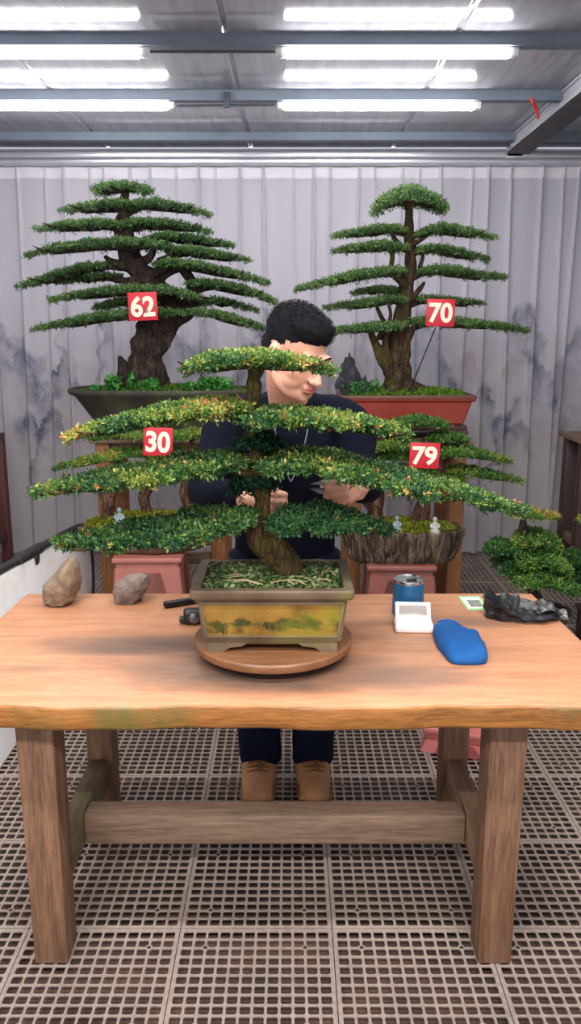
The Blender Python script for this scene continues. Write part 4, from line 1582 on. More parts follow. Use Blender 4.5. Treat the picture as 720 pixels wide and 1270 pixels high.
def forest30():
    Y = YS
    z0 = HS
    xc = at(188, 670, Y).x
    t = thing('potted_bonsai', 'low forest bonsai of slim trunks on a thin stone slab, bearing sign 30', 'bonsai', (xc, Y, z0))
    org = t.location.copy(); inv = Matrix.Translation(-org)
    hw = (at(280, 670, Y).x - at(100, 670, Y).x) / 2
    mb = MB()
    n = 56
    prof = [(.55, 0), (.72, .015), (.90, .07), (1.0, .098), (1.0, .110), (.95, .116)]
    v, f = [], []
    for r, z in prof:
        for k in range(n):
            a = 2 * PI * k / n
            rr = r * hw * (1 + .10 * mnoise.noise(Vector((math.cos(a) * 2, math.sin(a) * 2, 3))) + .04 * mnoise.noise(Vector((math.cos(a) * 7, math.sin(a) * 7, z * 40))))
            v.append((rr * math.cos(a), rr * math.sin(a) * .48, z + .008 * mnoise.noise(Vector((math.cos(a) * 5, math.sin(a) * 5, 9))) * (z > 0)))
    for i in range(len(prof) - 1):
        for k in range(n):
            k2 = (k + 1) % n
            f.append((i * n + k, i * n + k2, (i + 1) * n + k2, (i + 1) * n + k))
    f.append(tuple(range(n))); f.append(tuple(range((len(prof) - 1) * n, len(prof) * n)))
    mb.add(v, f)
    mb.build('slab', plain('slab_stone', srgb(118, 92, 72), .85, var=.35, scale=24, bump=.6), t, angle=60)
    soil_sheet(t, hw * 1.84, hw * .88, .110, M['moss_soil'], .075, shape=2, seed=2)

    def cov(n):
        a = RNG.uniform(0, 2 * PI, n); r = np.sqrt(RNG.random(n))
        return np.stack([r * np.cos(a) * hw * .9, r * np.sin(a) * hw * .43, .112 + .075 * np.clip(1 - (r / 1.2) ** 2, 0, 1) - .006], 1)
    tag(blades(t, 'moss', cov, 5000, .018, M['moss'], .7, (.5, .25)), kind='stuff')
    trunks = [
        [(137, 656, .034), (133, 635, .030), (137, 615, .024), (148, 596, .018), (152, 575, .012)],
        [(136, 630, .022), (128, 612, .018), (122, 596, .012)],
        [(182, 650, .028), (181, 628, .024), (178, 615, .026), (184, 600, .022), (184, 575, .014), (190, 555, .008)],
        [(234, 650, .030), (233, 630, .024), (228, 612, .024), (230, 595, .020), (232, 570, .013), (236, 550, .008)],
        [(264, 648, .022), (266, 620, .018), (262, 595, .012), (262, 565, .008)],
    ]
    pads = [
        ([(68, 583), (100, 575), (140, 566), (185, 562)], -.02, .14, .050, 1000, (.4, 1)),
        ([(112, 547), (140, 541), (180, 540), (210, 545)], .0, .13, .045, 700, (.6, 1)),
        ([(210, 543), (240, 540), (275, 544), (296, 550)], .02, .13, .045, 650, (1, .6)),
        ([(90, 600), (130, 590), (180, 586), (240, 588), (290, 594)], .02, .16, .05, 1000, (.6, .6)),
        ([(180, 566), (215, 562), (255, 566), (285, 572)], .05, .14, .045, 650, (1, .6)),
        ([(140, 528), (170, 522), (210, 524)], .06, .11, .04, 350, (1, 1)),
    ]
    tubes = []
    for tr in trunks:
        P, R = T3(tr, Y + random.uniform(-.03, .03))
        tubes.append((P, R, .2))
    jt = [(150, 580), (184, 570), (234, 560), (182, 600), (230, 585), (188, 555)]
    for (pts, dy, hd, th, ns, tp), j in zip(pads, jt):
        tubes += pad_limbs(at(*j, Y), pts, Y + dy, .011, hd, 4, .02)
    tree_wood(t, tubes, M['bark_forest']).data.transform(inv)
    for pts, dy, hd, th, ns, tp in pads:
        pad(t, pts, Y + dy, hd * .9, th * .65, int(ns * 1.1), .0150, M['leaf_forest'], .45, .42, tp, k=5).data.transform(inv)
    number_sign('30', 196, 548, Y - .22, 36, 36, 4, 'red square sign with white number 30 on the left forest bonsai')
    figurine(149, 655, Y - .12, .085, M['figurine_glaze'], 'small blue-grey figurine beside the leftmost trunk of bonsai 30', z0 + .150)


forest30()


def forest79():
    Y = YS
    z0 = HS2
    xc = at(498, 670, Y).x
    t = thing('potted_bonsai', 'forest bonsai of two thick trunks in the rough rock basin, bearing sign 79', 'bonsai', (xc, Y, z0))
    org = t.location.copy(); inv = Matrix.Translation(-org)
    hw = (at(572, 655, Y).x - at(424, 655, Y).x) / 2
    rim = at(500, 664, Y - .15).z - z0
    n = 120
    prof = [(.86, 0), (.90, .02), (.94, rim * .4), (.97, rim * .8), (1.0, rim * .95), (1.0, rim + .004), (.95, rim + .008), (.91, rim - .005), (.88, rim - .04)]
    v, f = [], []
    for r, z in prof:
        for k in range(n):
            a = 2 * PI * k / n
            ca, sa = math.cos(a), math.sin(a)
            q = (abs(ca) ** 2.8 + abs(sa) ** 2.8) ** (-1 / 2.8)
            dr = .085 * mnoise.noise(Vector((ca * 14, sa * 14, z * 3))) + .05 * mnoise.noise(Vector((ca * 30, sa * 30, z * 9)))
            if r < .93 and z > rim * .9: dr *= .3
            rr = r * hw * q * (1 + dr)
            v.append((rr * ca, rr * sa * .52, z + (.012 * mnoise.noise(Vector((ca * 9, sa * 9, 5))) if z > .03 else 0)))
    for i in range(len(prof) - 1):
        for k in range(n):
            k2 = (k + 1) % n
            f.append((i * n + k, i * n + k2, (i + 1) * n + k2, (i + 1) * n + k))
    f.append(tuple(range(n))); f.append(tuple(range((len(prof) - 1) * n, len(prof) * n)))
    MB().add(v, f).build('basin', M['rock_basin'], t, angle=70)
    soil_sheet(t, hw * 1.8, hw * .94, rim - .012, M['moss_soil'], .05, shape=2, seed=6)

    def cov(n):
        a = RNG.uniform(0, 2 * PI, n); r = np.sqrt(RNG.random(n))
        return np.stack([r * np.cos(a) * hw * .9, r * np.sin(a) * hw * .46, rim - .012 + .05 * np.clip(1 - (r / 1.2) ** 2, 0, 1)], 1)
    tag(blades(t, 'moss', cov, 5000, .016, M['moss'], .7, (.5, .25)), kind='stuff')
    trunks = [
        [(464, 654, .046), (465, 634, .036), (468, 612, .036), (466, 592, .030), (464, 570, .018), (470, 545, .010)],
        [(517, 656, .044), (520, 638, .038), (527, 620, .032), (538, 604, .026), (548, 588, .018), (540, 560, .012)],
        [(462, 634, .014), (450, 622, .009), (444, 616, .006)],
        [(532, 616, .010), (545, 612, .006), (556, 606, .004)],
    ]
    pads = [
        ([(482, 530), (505, 525), (530, 524), (553, 529)], .06, .14, .055, 800, (1, 1), .1),
        ([(532, 547), (555, 543), (577, 549)], .04, .11, .045, 450, (1, 1), .05),
        ([(540, 565), (565, 561), (600, 566), (632, 574)], -.02, .13, .048, 900, (1, .4), .35),
        ([(552, 586), (585, 586), (615, 592), (647, 598)], .02, .12, .042, 750, (1, .4), .3),
        ([(448, 556), (485, 552), (525, 555)], .0, .14, .045, 650, (1, 1), .4),
        ([(408, 620), (425, 617), (450, 618)], -.02, .09, .045, 380, (1, 1), .0),
        ([(430, 592), (470, 586), (520, 588), (575, 598)], .0, .17, .055, 1100, (1, 1), .3),
        ([(440, 572), (480, 566), (520, 570)], .05, .14, .05, 600, (1, 1), .15),
        ([(452, 540), (475, 534), (500, 540)], .05, .1, .04, 350, (1, 1), .5),
    ]
    tubes = []
    for tr in trunks:
        P, R = T3(tr, Y)
        tubes.append((P, R, .2))
    jt = [(470, 548), (540, 562), (545, 580), (546, 590), (468, 570), (446, 618), (468, 595), (466, 580), (470, 545)]
    for (pts, dy, hd, th, ns, tp, wm), j in zip(pads, jt):
        tubes += pad_limbs(at(*j, Y), pts, Y + dy, .011, hd, 4, .02)
    tree_wood(t, tubes, M['bark_forest']).data.transform(inv)
    for pts, dy, hd, th, ns, tp, wm in pads:
        pad(t, pts, Y + dy, hd * .9, th * .65, int(ns * 1.1), .0150, M['leaf_forest'], wm, .38, tp, k=5).data.transform(inv)
    number_sign('79', 526, 565, Y - .22, 37, 32, 2, 'red square sign with white number 79 on the right forest bonsai')
    zf = z0 + rim + .0
    figurine(492, 645, Y - .10, .075, M['figurine_glaze'], 'small blue-grey seated figurine between the trunks of bonsai 79', zf + .008)
    figurine(539, 648, Y - .10, .08, M['figurine_pale'], 'small pale figurine right of the leaning trunk of bonsai 79', zf - .002)


forest79()


# ------------------------------------------------------------------ cascade bonsai on the right, and one at the frame edge
def cascade(px_off, py_off, Y, label, stand_label, extra=True):
    h_st = .20
    bx_ = at(668 + px_off, 740, Y).x
    s = bench(stand_label, bx_ - .13, bx_ + .13, Y - .13, Y + .13, h_st, .08, M['dark_wood'], M['dark_wood'], leg=.04, top_t=.02, over=.01)
    t = thing('potted_bonsai', label, 'bonsai', (bx_, Y, h_st))
    org = t.location.copy(); inv = Matrix.Translation(-org)
    MB().lathe([(.09, 0), (.10, .006), (.13, .10), (.145, .125), (.15, .135), (.145, .142), (.13, .14), (.12, .11)], 40, capt=True).build('pot', M['pot_dark'], t)
    soil_sheet(t, .245, .245, .128, M['soil'], .012, shape=2)
    o = lambda L: [(p[0] + px_off, p[1] + py_off) + tuple(p[2:]) for p in L]
    pads = [
        (o([(628, 634), (650, 637), (672, 640), (692, 642)]), -.02, .09, .028, 450, (1, .6), .5, .54),
        (o([(639, 676), (655, 669), (675, 670), (690, 679)]), 0, .10, .060, 800, (1, 1), .2, .42),
        (o([(641, 699), (662, 694), (684, 697), (700, 708)]), -.06, .12, .070, 1000, (1, 1), .2, .42),
        (o([(604, 685), (620, 680), (640, 683)]), .03, .10, .045, 450, (1, 1), .0, .3),
        (o([(638, 722), (665, 716), (690, 722), (712, 733)]), -.1, .14, .075, 1250, (1, 1), .15, .38),
        (o([(616, 706), (632, 700), (650, 706)]), 0, .1, .05, 350, (1, 1), .0, .25),
    ]
    tr = o([(668, 768, .030), (664, 745, .030), (655, 720, .026), (648, 695, .024), (650, 668, .022), (648, 652, .018), (650, 638, .008)])
    P, R = T3(tr, Y)
    tubes = [(P, R, .2)]
    jt = o([(649, 645), (650, 670), (649, 695), (649, 692), (656, 720), (652, 710)])
    for (pts, dy, hd, th, ns, tp, wm, bt), j in zip(pads, jt):
        tubes += pad_limbs(at(*j, Y), pts, Y + dy, .010, hd, 4, .02)
    tree_wood(t, tubes, M['bark_grey']).data.transform(inv)
    for pts, dy, hd, th, ns, tp, wm, bt in pads:
        pad(t, pts, Y + dy, hd, th, ns, .016, M['leaf_forest'], wm, bt, tp, k=5).data.transform(inv)


cascade(0, 0, 3.55, 'small cascading bonsai with rounded green clumps beyond the table\'s right corner', 'low dark stand on the floor beneath the small cascading bonsai')
cascade(92, 14, 3.9, 'green bonsai cut by the right frame edge before the dark stand', 'low dark stand beneath the bonsai cut by the right frame edge')


# ------------------------------------------------------------------ white barrier panel with a black rail on the left
def build_panel():
    t = thing('barrier_panel', 'long white panel with a black tube rail along its top, left of the table', 'panel', (-1.15, 3.0, 0))
    O = Vector((-1.15, 3.0, 0))
    Yn, Yf = 2.0, 3.92
    A = at(105, 655, 3.90); B = at(0, 718, 3.12)
    ztop = (A.z + B.z) / 2

    def top(y):
        return B.x + (A.x - B.x) * (y - B.y) / (A.y - B.y)

    def bot(y):
        return -1.085 + .02 * max(0, y - 2.9)

    def X(y, z):
        k = z / ztop
        return bot(y) + (top(y) - bot(y)) * k + .012 * math.sin(PI * k)
    mb = MB()
    ny, nz = 24, 12
    th = .03
    v, f = [], []
    for side in (0, 1):
        for j in range(nz + 1):
            z = .004 + (ztop - .004) * j / nz
            for i in range(ny + 1):
                y = Yn + (Yf - Yn) * i / ny
                if i == ny: y += .06 * math.sin(PI * j / nz)
                v.append((X(y, z) - O.x - th * side, y - O.y, z))
    m = (ny + 1) * (nz + 1)
    for j in range(nz):
        for i in range(ny):
            q = j * (ny + 1) + i
            f.append((q, q + 1, q + ny + 2, q + ny + 1)); f.append((m + q, m + q + ny + 1, m + q + ny + 2, m + q + 1))
    for i in range(ny):
        f.append((i, m + i, m + i + 1, i + 1)); q = nz * (ny + 1) + i; f.append((q, q + 1, m + q + 1, m + q))
    for j in range(nz):
        for i in (0, ny):
            q = j * (ny + 1) + i
            f.append((q, q + ny + 1, m + q + ny + 1, m + q))
    mb.add(v, f)
    mb.build('sheet', M['tub_white'], t)
    cs = []
    for k in range(9):
        z = .008 + (ztop - .004) * k / 8
        cs.append(Vector((X(Yf, z) + .004, Yf + .06 * math.sin(PI * k / 8) + .008, z)) - O)
    MB().tube(cs, .014, n=10).build('corner_strip', M['black_rubber'], t)
    R = lambda y, dz: Vector((top(y) - .014, y, ztop + dz)) - O
    MB().tube([R(2.0, .012), R(2.7, .014), R(3.2, .02), R(3.6, .026), R(3.85, .024), R(3.94, .004)], .017, n=14, sub=8).build('rail', M['black_rubber'], t)
    MB().tube([R(3.28, .021), R(3.48, .025)], .024, n=14, sub=2).build('rail_sleeve', M['black_rubber'], t)
    for y in (2.4, 3.42, 3.8):
        MB().box(R(y, -.01), (.04, .05, .05), .003).build('bracket', M['black_rubber'], t)
    for y in (2.2, 3.7):
        MB().box(Vector((bot(y) - .12, y, .012)) - O, (.26, .05, .024), .004).build('foot', M['black_rubber'], t)
    return t


build_panel()


# ------------------------------------------------------------------ things on the table
def stone(px, py, Y, prof_pts, depth, mat, label, seed, rough=.12):
    """outline in picture pixels relative to base centre, inflated into a rock"""
    c = at(px, py, Y)
    k = (at(px + 1, py, Y) - c).length
    pts = [((x - px) * k, -(y - py) * k * 1.03) for x, y in prof_pts]
    cx = sum(p[0] for p in pts) / len(pts); cz = sum(p[1] for p in pts) / len(pts)
    n = len(pts)
    loops = []
    for d, s in ((-1, .32), (-.85, .66), (-.5, .9), (-.1, 1.0), (.3, .98), (.7, .8), (1, .35)):
        loops.append([(cx + (x - cx) * s, d * depth / 2, max(0.0, cz + (z - cz) * (s if z > cz else min(1, s + .25)))) for x, z in pts])
    v = [p for l in loops for p in l]
    f = []
    for i in range(len(loops) - 1):
        for q in range(n):
            q2 = (q + 1) % n
            f.append((i * n + q, i * n + q2, (i + 1) * n + q2, (i + 1) * n + q))
    f.append(tuple(range(n))); f.append(tuple(range((len(loops) - 1) * n, len(loops) * n)))
    mb = MB().add(v, f)
    bm = bmesh.new(); bm.from_mesh(mb.mesh('t', mat)); bmesh.ops.triangulate(bm, faces=[q for q in bm.faces if len(q.verts) > 4])
    bmesh.ops.subdivide_edges(bm, edges=list(bm.edges), cuts=2, use_grid_fill=True)
    bm.normal_update()
    sz = depth
    for vv in bm.verts:
        if vv.co.z > .002:
            nn = mnoise.noise(vv.co / sz * 2.4 + Vector((seed, 0, 0))) + .5 * mnoise.noise(vv.co / sz * 6 + Vector((0, seed, 0))) + .3 * mnoise.noise(vv.co / sz * 14 + Vector((0, seed, 5)))
            vv.co += vv.normal * nn * sz * rough
    for vv in bm.verts: vv.co.z = max(vv.co.z, 0)
    mb2 = MB(); mb2.bm(bm)
    o = mb2.build('stone', mat, None, angle=28, loc=(c.x, Y, TZ))
    return tag(o, label, 'stone', 'loose stones on the table')


stone(77, 753, 2.40, [(53, 742), (56, 732), (66, 722), (80, 708), (90, 699), (95, 699), (99, 708), (101, 722), (99, 738), (95, 746), (84, 753), (66, 755), (56, 751)], .12, M['stone_tan'], 'tall pointed tan stone at the table\'s back left corner', 2.0, .07)
stone(162, 752, 2.42, [(141, 742), (146, 730), (158, 721), (172, 717), (183, 722), (185, 733), (181, 745), (172, 753), (152, 754), (142, 752)], .10, M['stone_grey'], 'rough grey stone on the table, right of the pointed tan one', 7.0, .08)


def tumbler():
    Y = 2.30
    c = at(505, 768, Y)
    k = .00232
    H = .104
    t = thing('tumbler', 'blue insulated tumbler with a steel rim standing on the table', 'tumbler', (c.x, Y, TZ))
    MB().lathe([(.040, 0), (.0465, .002), (.0475, .008), (.0468, .05), (.0448, H - .006), (.0440, H - .003)], 48).build('body', M['blue_metal'], t)
    MB().lathe([(.0445, H - .004), (.0452, H), (.0447, H + .005), (.0425, H + .006), (.041, H + .001)], 48, capb=False).build('rim', M['steel'], t)
    m = NT('clear_lid'); m.col(srgb(150, 156, 160)); m.p(.1); m.b.inputs['Transmission Weight'].default_value = .35
    l = MB().lathe([(.0415, H - .004), (.0415, H + .0015), (.036, H + .003), (.034, H - .001), (.004, H - .001)], 40, capt=True)
    lid = l.build('lid', m.mat, t)
    MB().box((.008, -.004, H + .003), (.03, .014, .006), .002).build('slider', M['black_plastic'], lid)


tumbler()


def white_case():
    Y = 2.17
    c = at(512, 790, Y)
    t = thing('plastic_case', 'small white plastic gadget case with a grey window, open on the table', 'case', (c.x, Y, TZ), -.06)
    MB().box((0, 0, .012), (.108, .075, .024), .007, segs=3).build('base', M['white_plastic'], t)
    R = Matrix.Rotation(math.radians(-58), 3, 'X')
    lid = MB()
    # lid frame around a window, tilted back
    for (x, z, w, h) in ((0, .006, .102, .012), (0, .046, .102, .012), (-.045, .026, .012, .03), (.045, .026, .012, .03)):
        lid.box((x, 0, z), (w, .009, h), .003)
    M4 = Matrix.Translation((0, .018, .022)) @ Matrix.Rotation(math.radians(-38), 4, 'X')
    lo = lid.xform(M4).build('lid', M['white_plastic'], t)
    MB().box((0, .001, .026), (.082, .004, .03), .001).xform(M4).build('window', M['grey_window'], lo)
    MB().box((0, -.028, .024), (.05, .012, .004), .0015).build('button_bar', M['white_plastic'], t)


white_case()


def blue_cloth():
    """folded blue cloth: a soft lumpy mitten shape"""
    Y = 2.10
    c = at(570, 800, Y)
    k = .0022
    out = [(537, 777), (548, 773), (563, 775), (577, 784), (592, 785), (598, 796), (602, 804), (602, 815), (580, 817), (560, 815), (550, 805), (541, 793)]
    fy = 3.1    # picture height to table depth
    pts = []
    for x, y in out:
        p = at(x, y, Y)
        # meet the table plane
        a, b = (x - 360) / F, (y - 635) / F
        d = Vector((a, CT - b * ST, -ST - b * CT)); tt_ = (TZ + .018 - CAMH) / d.z
        pts.append((d.x * tt_ - c.x, d.y * tt_ - Y))
    P, _ = spline([(x, y, 0) for x, y in pts] + [(pts[0][0], pts[0][1], 0)], 1, 5)
    P = P[:-1]
    cx = sum(p.x for p in P) / len(P); cy = sum(p.y for p in P) / len(P)
    v, f = [], []
    n = len(P)
    rings = [(1.0, .0), (1.03, .010), (1.0, .022), (.9, .031), (.72, .037), (.5, .039), (.25, .040)]
    for s, z in rings:
        for p in P:
            x, y = cx + (p.x - cx) * s, cy + (p.y - cy) * s
            zz = z * (1 + .35 * mnoise.noise(Vector((x * 22, y * 14, 2)))) + (.004 * mnoise.noise(Vector((x * 60, y * 50, 7))) if z > .01 else 0)
            v.append((x, y, max(0, zz)))
    for i in range(len(rings) - 1):
        for q in range(n):
            q2 = (q + 1) % n
            f.append((i * n + q, i * n + q2, (i + 1) * n + q2, (i + 1) * n + q))
    f.append(tuple(range(n))); f.append(tuple(range((len(rings) - 1) * n, len(rings) * n)))
    o = MB().add(v, f).build('folded_cloth', M['blue_cloth'], None, angle=80, loc=(c.x, Y, TZ))
    tag(o, 'folded bright blue cloth lying on the table beside the white case', 'cloth')
    # sewn hem fold
    e = [Vector((cx + (P[i].x - cx) * .93, cy + (P[i].y - cy) * .93, .030)) for i in range(2, 14)]
    MB().tube(e, .003, n=6, sub=2).build('hem', M['blue_cloth'], o)


blue_cloth()


def ptable(px, py, z=TZ):
    a, b = (px - 360) / F, (py - 635) / F
    d = Vector((a, CT - b * ST, -ST - b * CT)); t = (z - CAMH) / d.z
    return Vector((d.x * t, d.y * t, z))


def card():
    q = [ptable(567, 740), ptable(594, 740), ptable(606, 757), ptable(580, 757)]
    c = sum(q, Vector()) / 4
    t = thing('printed_card', 'flat green-bordered printed card lying by the black plastic bag', 'card', c)
    loc = [p - c for p in q]
    mb = MB()
    mb.add([(p.x, p.y, .0005) for p in loc] + [(p.x, p.y, .0018) for p in loc], [(0, 1, 2, 3), (7, 6, 5, 4), (0, 4, 5, 1), (1, 5, 6, 2), (2, 6, 7, 3), (3, 7, 4, 0)])
    mb.build('border', M['paper_green'], t, smooth=False)
    def sub(a0, a1, b0, b1, z):
        f = lambda u, w: (loc[0].lerp(loc[1], u)).lerp(loc[3].lerp(loc[2], u), w)
        return [(f(u, w).x, f(u, w).y, z) for u, w in ((a0, b0), (a1, b0), (a1, b1), (a0, b1))]
    MB().add(sub(.1, .9, .1, .9, .0022), [(0, 1, 2, 3)]).build('face', M['paper_white'], t, smooth=False)
    MB().add(sub(.25, .85, .3, .8, .0026), [(0, 1, 2, 3)]).build('print', M['paper_print'], t, smooth=False)


card()


def plastic_bag():
    """crumpled black plastic pot-liner lying open"""
    c = ptable(652, 765)
    n, m = 72, 30
    v, f = [], []
    for j in range(m + 1):
        t = j / m
        for i in range(n):
            a = 2 * PI * i / n
            ca, sa = math.cos(a), math.sin(a)
            # bowl wall folded back in: outer skin up, rim, inner skin down
            if t < .5:
                r = .95 + .12 * t; z = .052 * (t / .5) ** .7
            else:
                r = 1.01 - .9 * (t - .5) * 1.9; z = .052 - .044 * min(1, (t - .5) / .22)
            rx, ry = .105 * r, .065 * r
            x, y = rx * ca, ry * sa
            # left side stands taller, right end lies flat with a flap
            hz = .55 + .55 * max(0, -ca) + .2 * max(0, sa)
            z *= hz
            fold = .5 * math.sin(a * 9 + 2.2 * math.sin(a * 2)) + .5 * math.sin(a * 17 + 1.3)
            nn = mnoise.noise(Vector((x * 24, y * 24, z * 30 + t * 2)))
            n2 = mnoise.noise(Vector((x * 60, y * 60, t * 9)))
            lip = max(0, math.cos(a + .9)) * max(0, 1 - abs(t - .5) * 5)     # the front right rim is pulled out flat
            z = max(.0006, z * (1 + .30 * nn + .16 * fold) * (1 - .55 * lip) + .005 * n2 * (t > .05))
            x += .010 * nn + .006 * fold * t + .026 * lip * ca; y += .010 * mnoise.noise(Vector((x * 30 + 9, y * 30, t * 4))) + .018 * lip * sa
            v.append((x, y, z))
    for j in range(m):
        for i in range(n):
            i2 = (i + 1) % n
            f.append((j * n + i, j * n + i2, (j + 1) * n + i2, (j + 1) * n + i))
    f.append(tuple(range(n))); f.append(tuple(range(m * n, (m + 1) * n)))
    o = MB().add(v, f).build('plastic_bag', M['bag'], None, angle=50, loc=(c.x - .02, c.y + .01, TZ))
    tag(o, 'crumpled black plastic bag lying open at the table\'s right back edge', 'bag')
    # translucent grey flap at the right end
    def fn(u, w):
        x = .055 + .085 * u
        y = (-.045 + .07 * w) * (1 - .45 * u * u) - .012 * u
        z = .022 * (1 - u) + .006 + .008 * mnoise.noise(Vector((x * 40, y * 40, 3))) + .010 * math.sin(u * 5 + w * 3)
        return (x, y, max(.002, z))
    mf = NT('grey_film'); mf.col(srgb(92, 88, 88)); mf.p(.25)
    fl = plane_grid(24, 14, fn).build('flap', mf.mat, o)
    fl['label'] = 'thin grey film flap'


plastic_bag()


def black_tools():
    # tubular handled brush lying behind the pot
    a, b = ptable(204, 750, TZ + .011), ptable(262, 741, TZ + .011)
    t = thing('garden_knife', 'black round-handled tool lying on the table left of the pot', 'tool', a)
    d = b - a
    MB().tube([Vector((0, 0, 0)), d * .25, d * .62], [.0105, .0112, .0095], n=14, sub=3).build('handle', M['black_plastic'], t)
    MB().tube([d * .60, d * .66], .0102, n=14, sub=1).build('ferrule', M['dark_steel'], t)
    MB().beam(d * .66, d * 1.1, .003, .014, .001).build('blade', M['steel'], t)
    # squat black clip box (wire cutter body)
    c = ptable(243, 772)
    k = thing('tape_measure', 'small black square gadget on the table left of the painted pot', 'gadget', (c.x, c.y, TZ), .15)
    MB().box((0, 0, .021), (.072, .045, .042), .010, segs=3).build('body', M['black_plastic'], k)
    MB().lathe([(.014, 0), (.015, .002), (.015, .006), (.012, .008)], 20, capt=True).xform(Matrix.Translation((-.006, -.0225, .022)) @ Matrix.Rotation(PI / 2, 4, 'X')).build('knob', M['dark_steel'], k)
    MB().box((-.04, 0, .012), (.016, .03, .012), .003).build('clip', M['black_rubber'], k)


black_tools()


# ------------------------------------------------------------------ the man
def build_person():
    YB_ = 2.66

    # ---- head frame
    hc = at(369, 437, 2.38)
    yaw, pitch, roll = math.radians(40), math.radians(22), math.radians(4)
    # local head axes: x = person's left (image right), y = back (away from camera), z = up ; face looks toward -y
    Rh = Matrix.Rotation(yaw, 3, 'Z') @ Matrix.Rotation(pitch, 3, 'X') @ Matrix.Rotation(roll, 3, 'Y')
    S = 1.08

    def H(x, y, z):
        return hc + Rh @ Vector((x * S, y * S, z * S))

    def he(mb, c, r, R=None, **k):
        mb.ell(H(*c), tuple(q * S for q in r), Rh @ R if R is not None else Rh, **k)
    mb = MB()
    he(mb, (0, .018, .032), (.073, .094, .085), seg=32, ring=20)      # cranium
    he(mb, (0, -.016, -.030), (.064, .071, .080), seg=28, ring=18)    # face
    he(mb, (0, -.040, -.082), (.036, .040, .032))                     # jaw / chin
    he(mb, (0, -.074, -.100), (.016, .012, .012))
    for s in (-1, 1):
        he(mb, (s * .035, -.050, -.034), (.026, .022, .028))
        he(mb, (s * .030, -.036, -.062), (.031, .036, .032))          # cheek
        he(mb, (s * .030, -.078, .016), (.026, .014, .010))           # brow
        mb.tube([H(s * .052, .012, -.035), H(s * .047, -.012, -.070), H(s * .028, -.048, -.090), H(0, -.066, -.094)], [.020 * S, .022 * S, .021 * S, .018 * S], n=14)   # jaw line
        # ear
        he(mb, (s * .072, .012, -.012), (.008, .019, .031), Matrix.Rotation(.2, 3, 'X'))
        he(mb, (s * .077, .016, -.004), (.007, .014, .021))
        he(mb, (s * .032, -.072, -.006), (.017, .010, .008))          # lids
        he(mb, (s * .012, -.098, -.043), (.009, .010, .008))          # nostril
    # nose
    for i in range(6):
        t = i / 5
        he(mb, (0, -.084 - .022 * t, .006 - .048 * t), (.008 + .004 * t, .010 + .003 * t, .012))
    he(mb, (0, -.084, -.066), (.022, .010, .006))                     # lips base
    he(mb, (0, -.083, -.075), (.019, .010, .007))
    # neck
    nb = Vector((-.005, 2.52, 1.365))
    mb.tube([nb + Vector((0, .02, -.06)), nb, H(0, .03, -.06), H(0, .02, 0)], [.075, .062, .056, .05], n=20)
    # ---- torso and legs under the clothes
    pel = Vector((-.02, YB_, .93))
    mb.tube([pel + Vector((0, 0, -.06)), pel + Vector((0, -.01, .1)), Vector((-.015, 2.60, 1.15)), Vector((-.01, 2.55, 1.30)), Vector((-.005, 2.53, 1.36))], [.115, .115, .13, .135, .09], n=24, flat=.72)
    # joints (person's right = image left)
    shR = Vector((-.185, 2.55, 1.315)); elR = at(256, 612, 2.43); wrR = at(317, 622, 2.26)
    shL = Vector((.175, 2.55, 1.315)); elL = at(450, 600, 2.47); wrL = at(446, 606, 2.25)
    for sh, el, wr in ((shR, elR, wrR), (shL, elL, wrL)):
        mb.tube([Vector((sh.x * .55, sh.y, sh.z + .005)), sh, sh.lerp(el, .5), el, el.lerp(wr, .4), wr], [.06, .058, .048, .040, .038, .026], n=16)
    feet = []
    for s, ax in ((-1, at(322, 960, 2.66).x), (1, at(387, 960, 2.68).x)):
        hip = pel + Vector((s * .066, 0, -.04))
        kn = Vector((ax + s * .012, 2.645, .49))
        an = Vector((ax, 2.70, .085))
        mb.tube([hip, hip.lerp(kn, .5), kn, kn.lerp(an, .35), an], [.078, .070, .054, .050, .036], n=18)
        toe = Vector((ax + s * .012, 2.53, .03))
        mb.tube([an + Vector((0, .03, -.04)), an.lerp(toe, .5) + Vector((0, 0, -.015)), toe], [.038, .036, .026], n=12)
        feet.append((s, ax, an))

    # ---- hands
    def hand(wr, a, b, nrm, curls, thumb, spread=.0):
        a = a.normalized(); b = (b - a * b.dot(a)).normalized(); nrm = nrm.normalized()
        nrm = (nrm - a * nrm.dot(a) - b * nrm.dot(b)).normalized()
        # palm: two rows of capsules from the wrist to each knuckle
        kn = []
        for i, (off, ln, L) in enumerate(((.030, .083, .95), (.010, .088, 1.06), (-.010, .085, 1.0), (-.029, .077, .80))):
            k = wr + a * ln + b * off
            kn.append((k, L))
            mb.tube([wr + b * off * .55, wr.lerp(k, .5) + b * off * .12, k], [.017, .0165, .0125], n=12)
        mb.tube([wr - a * .03, wr, wr + a * .03], [.025, .024, .024], n=14)
        for i, (k, L) in enumerate(kn):
            c1, c2, c3 = curls[i]
            ang = math.radians(c1)
            p = [k]
            for seg, cc in ((.043, c1), (.027, c2), (.021, c3)):
                if seg != .043: ang += math.radians(cc)
                d = a * math.cos(ang) + nrm * math.sin(ang) + b * (spread * (1.5 - i))
                p.append(p[-1] + d * seg * L)
            mb.tube(p, [.0102, .0094, .0086, .0070], n=10, sub=3)
        t0 = wr + a * .028 + b * .026
        t1 = t0 + (a * .55 + b * .62 + nrm * .45).normalized() * .040
        t2 = t1 + (a * thumb[0] + b * thumb[1] + nrm * thumb[2]).normalized() * .032
        t3 = t2 + (a * thumb[0] + b * (thumb[1] - .4) + nrm * thumb[2]).normalized() * .024
        mb.tube([wr + a * .012 + b * .012, t0, t1, t2, t3], [.016, .0155, .0125, .0112, .008], n=10, sub=3)
        return kn
    # his right hand: a loose fist beside the trunk, fingers toward the viewer
    aR = Vector((.85, -.45, .0)); bR = Vector((.1, .1, 1)); nR = Vector((-.35, -1, 0))
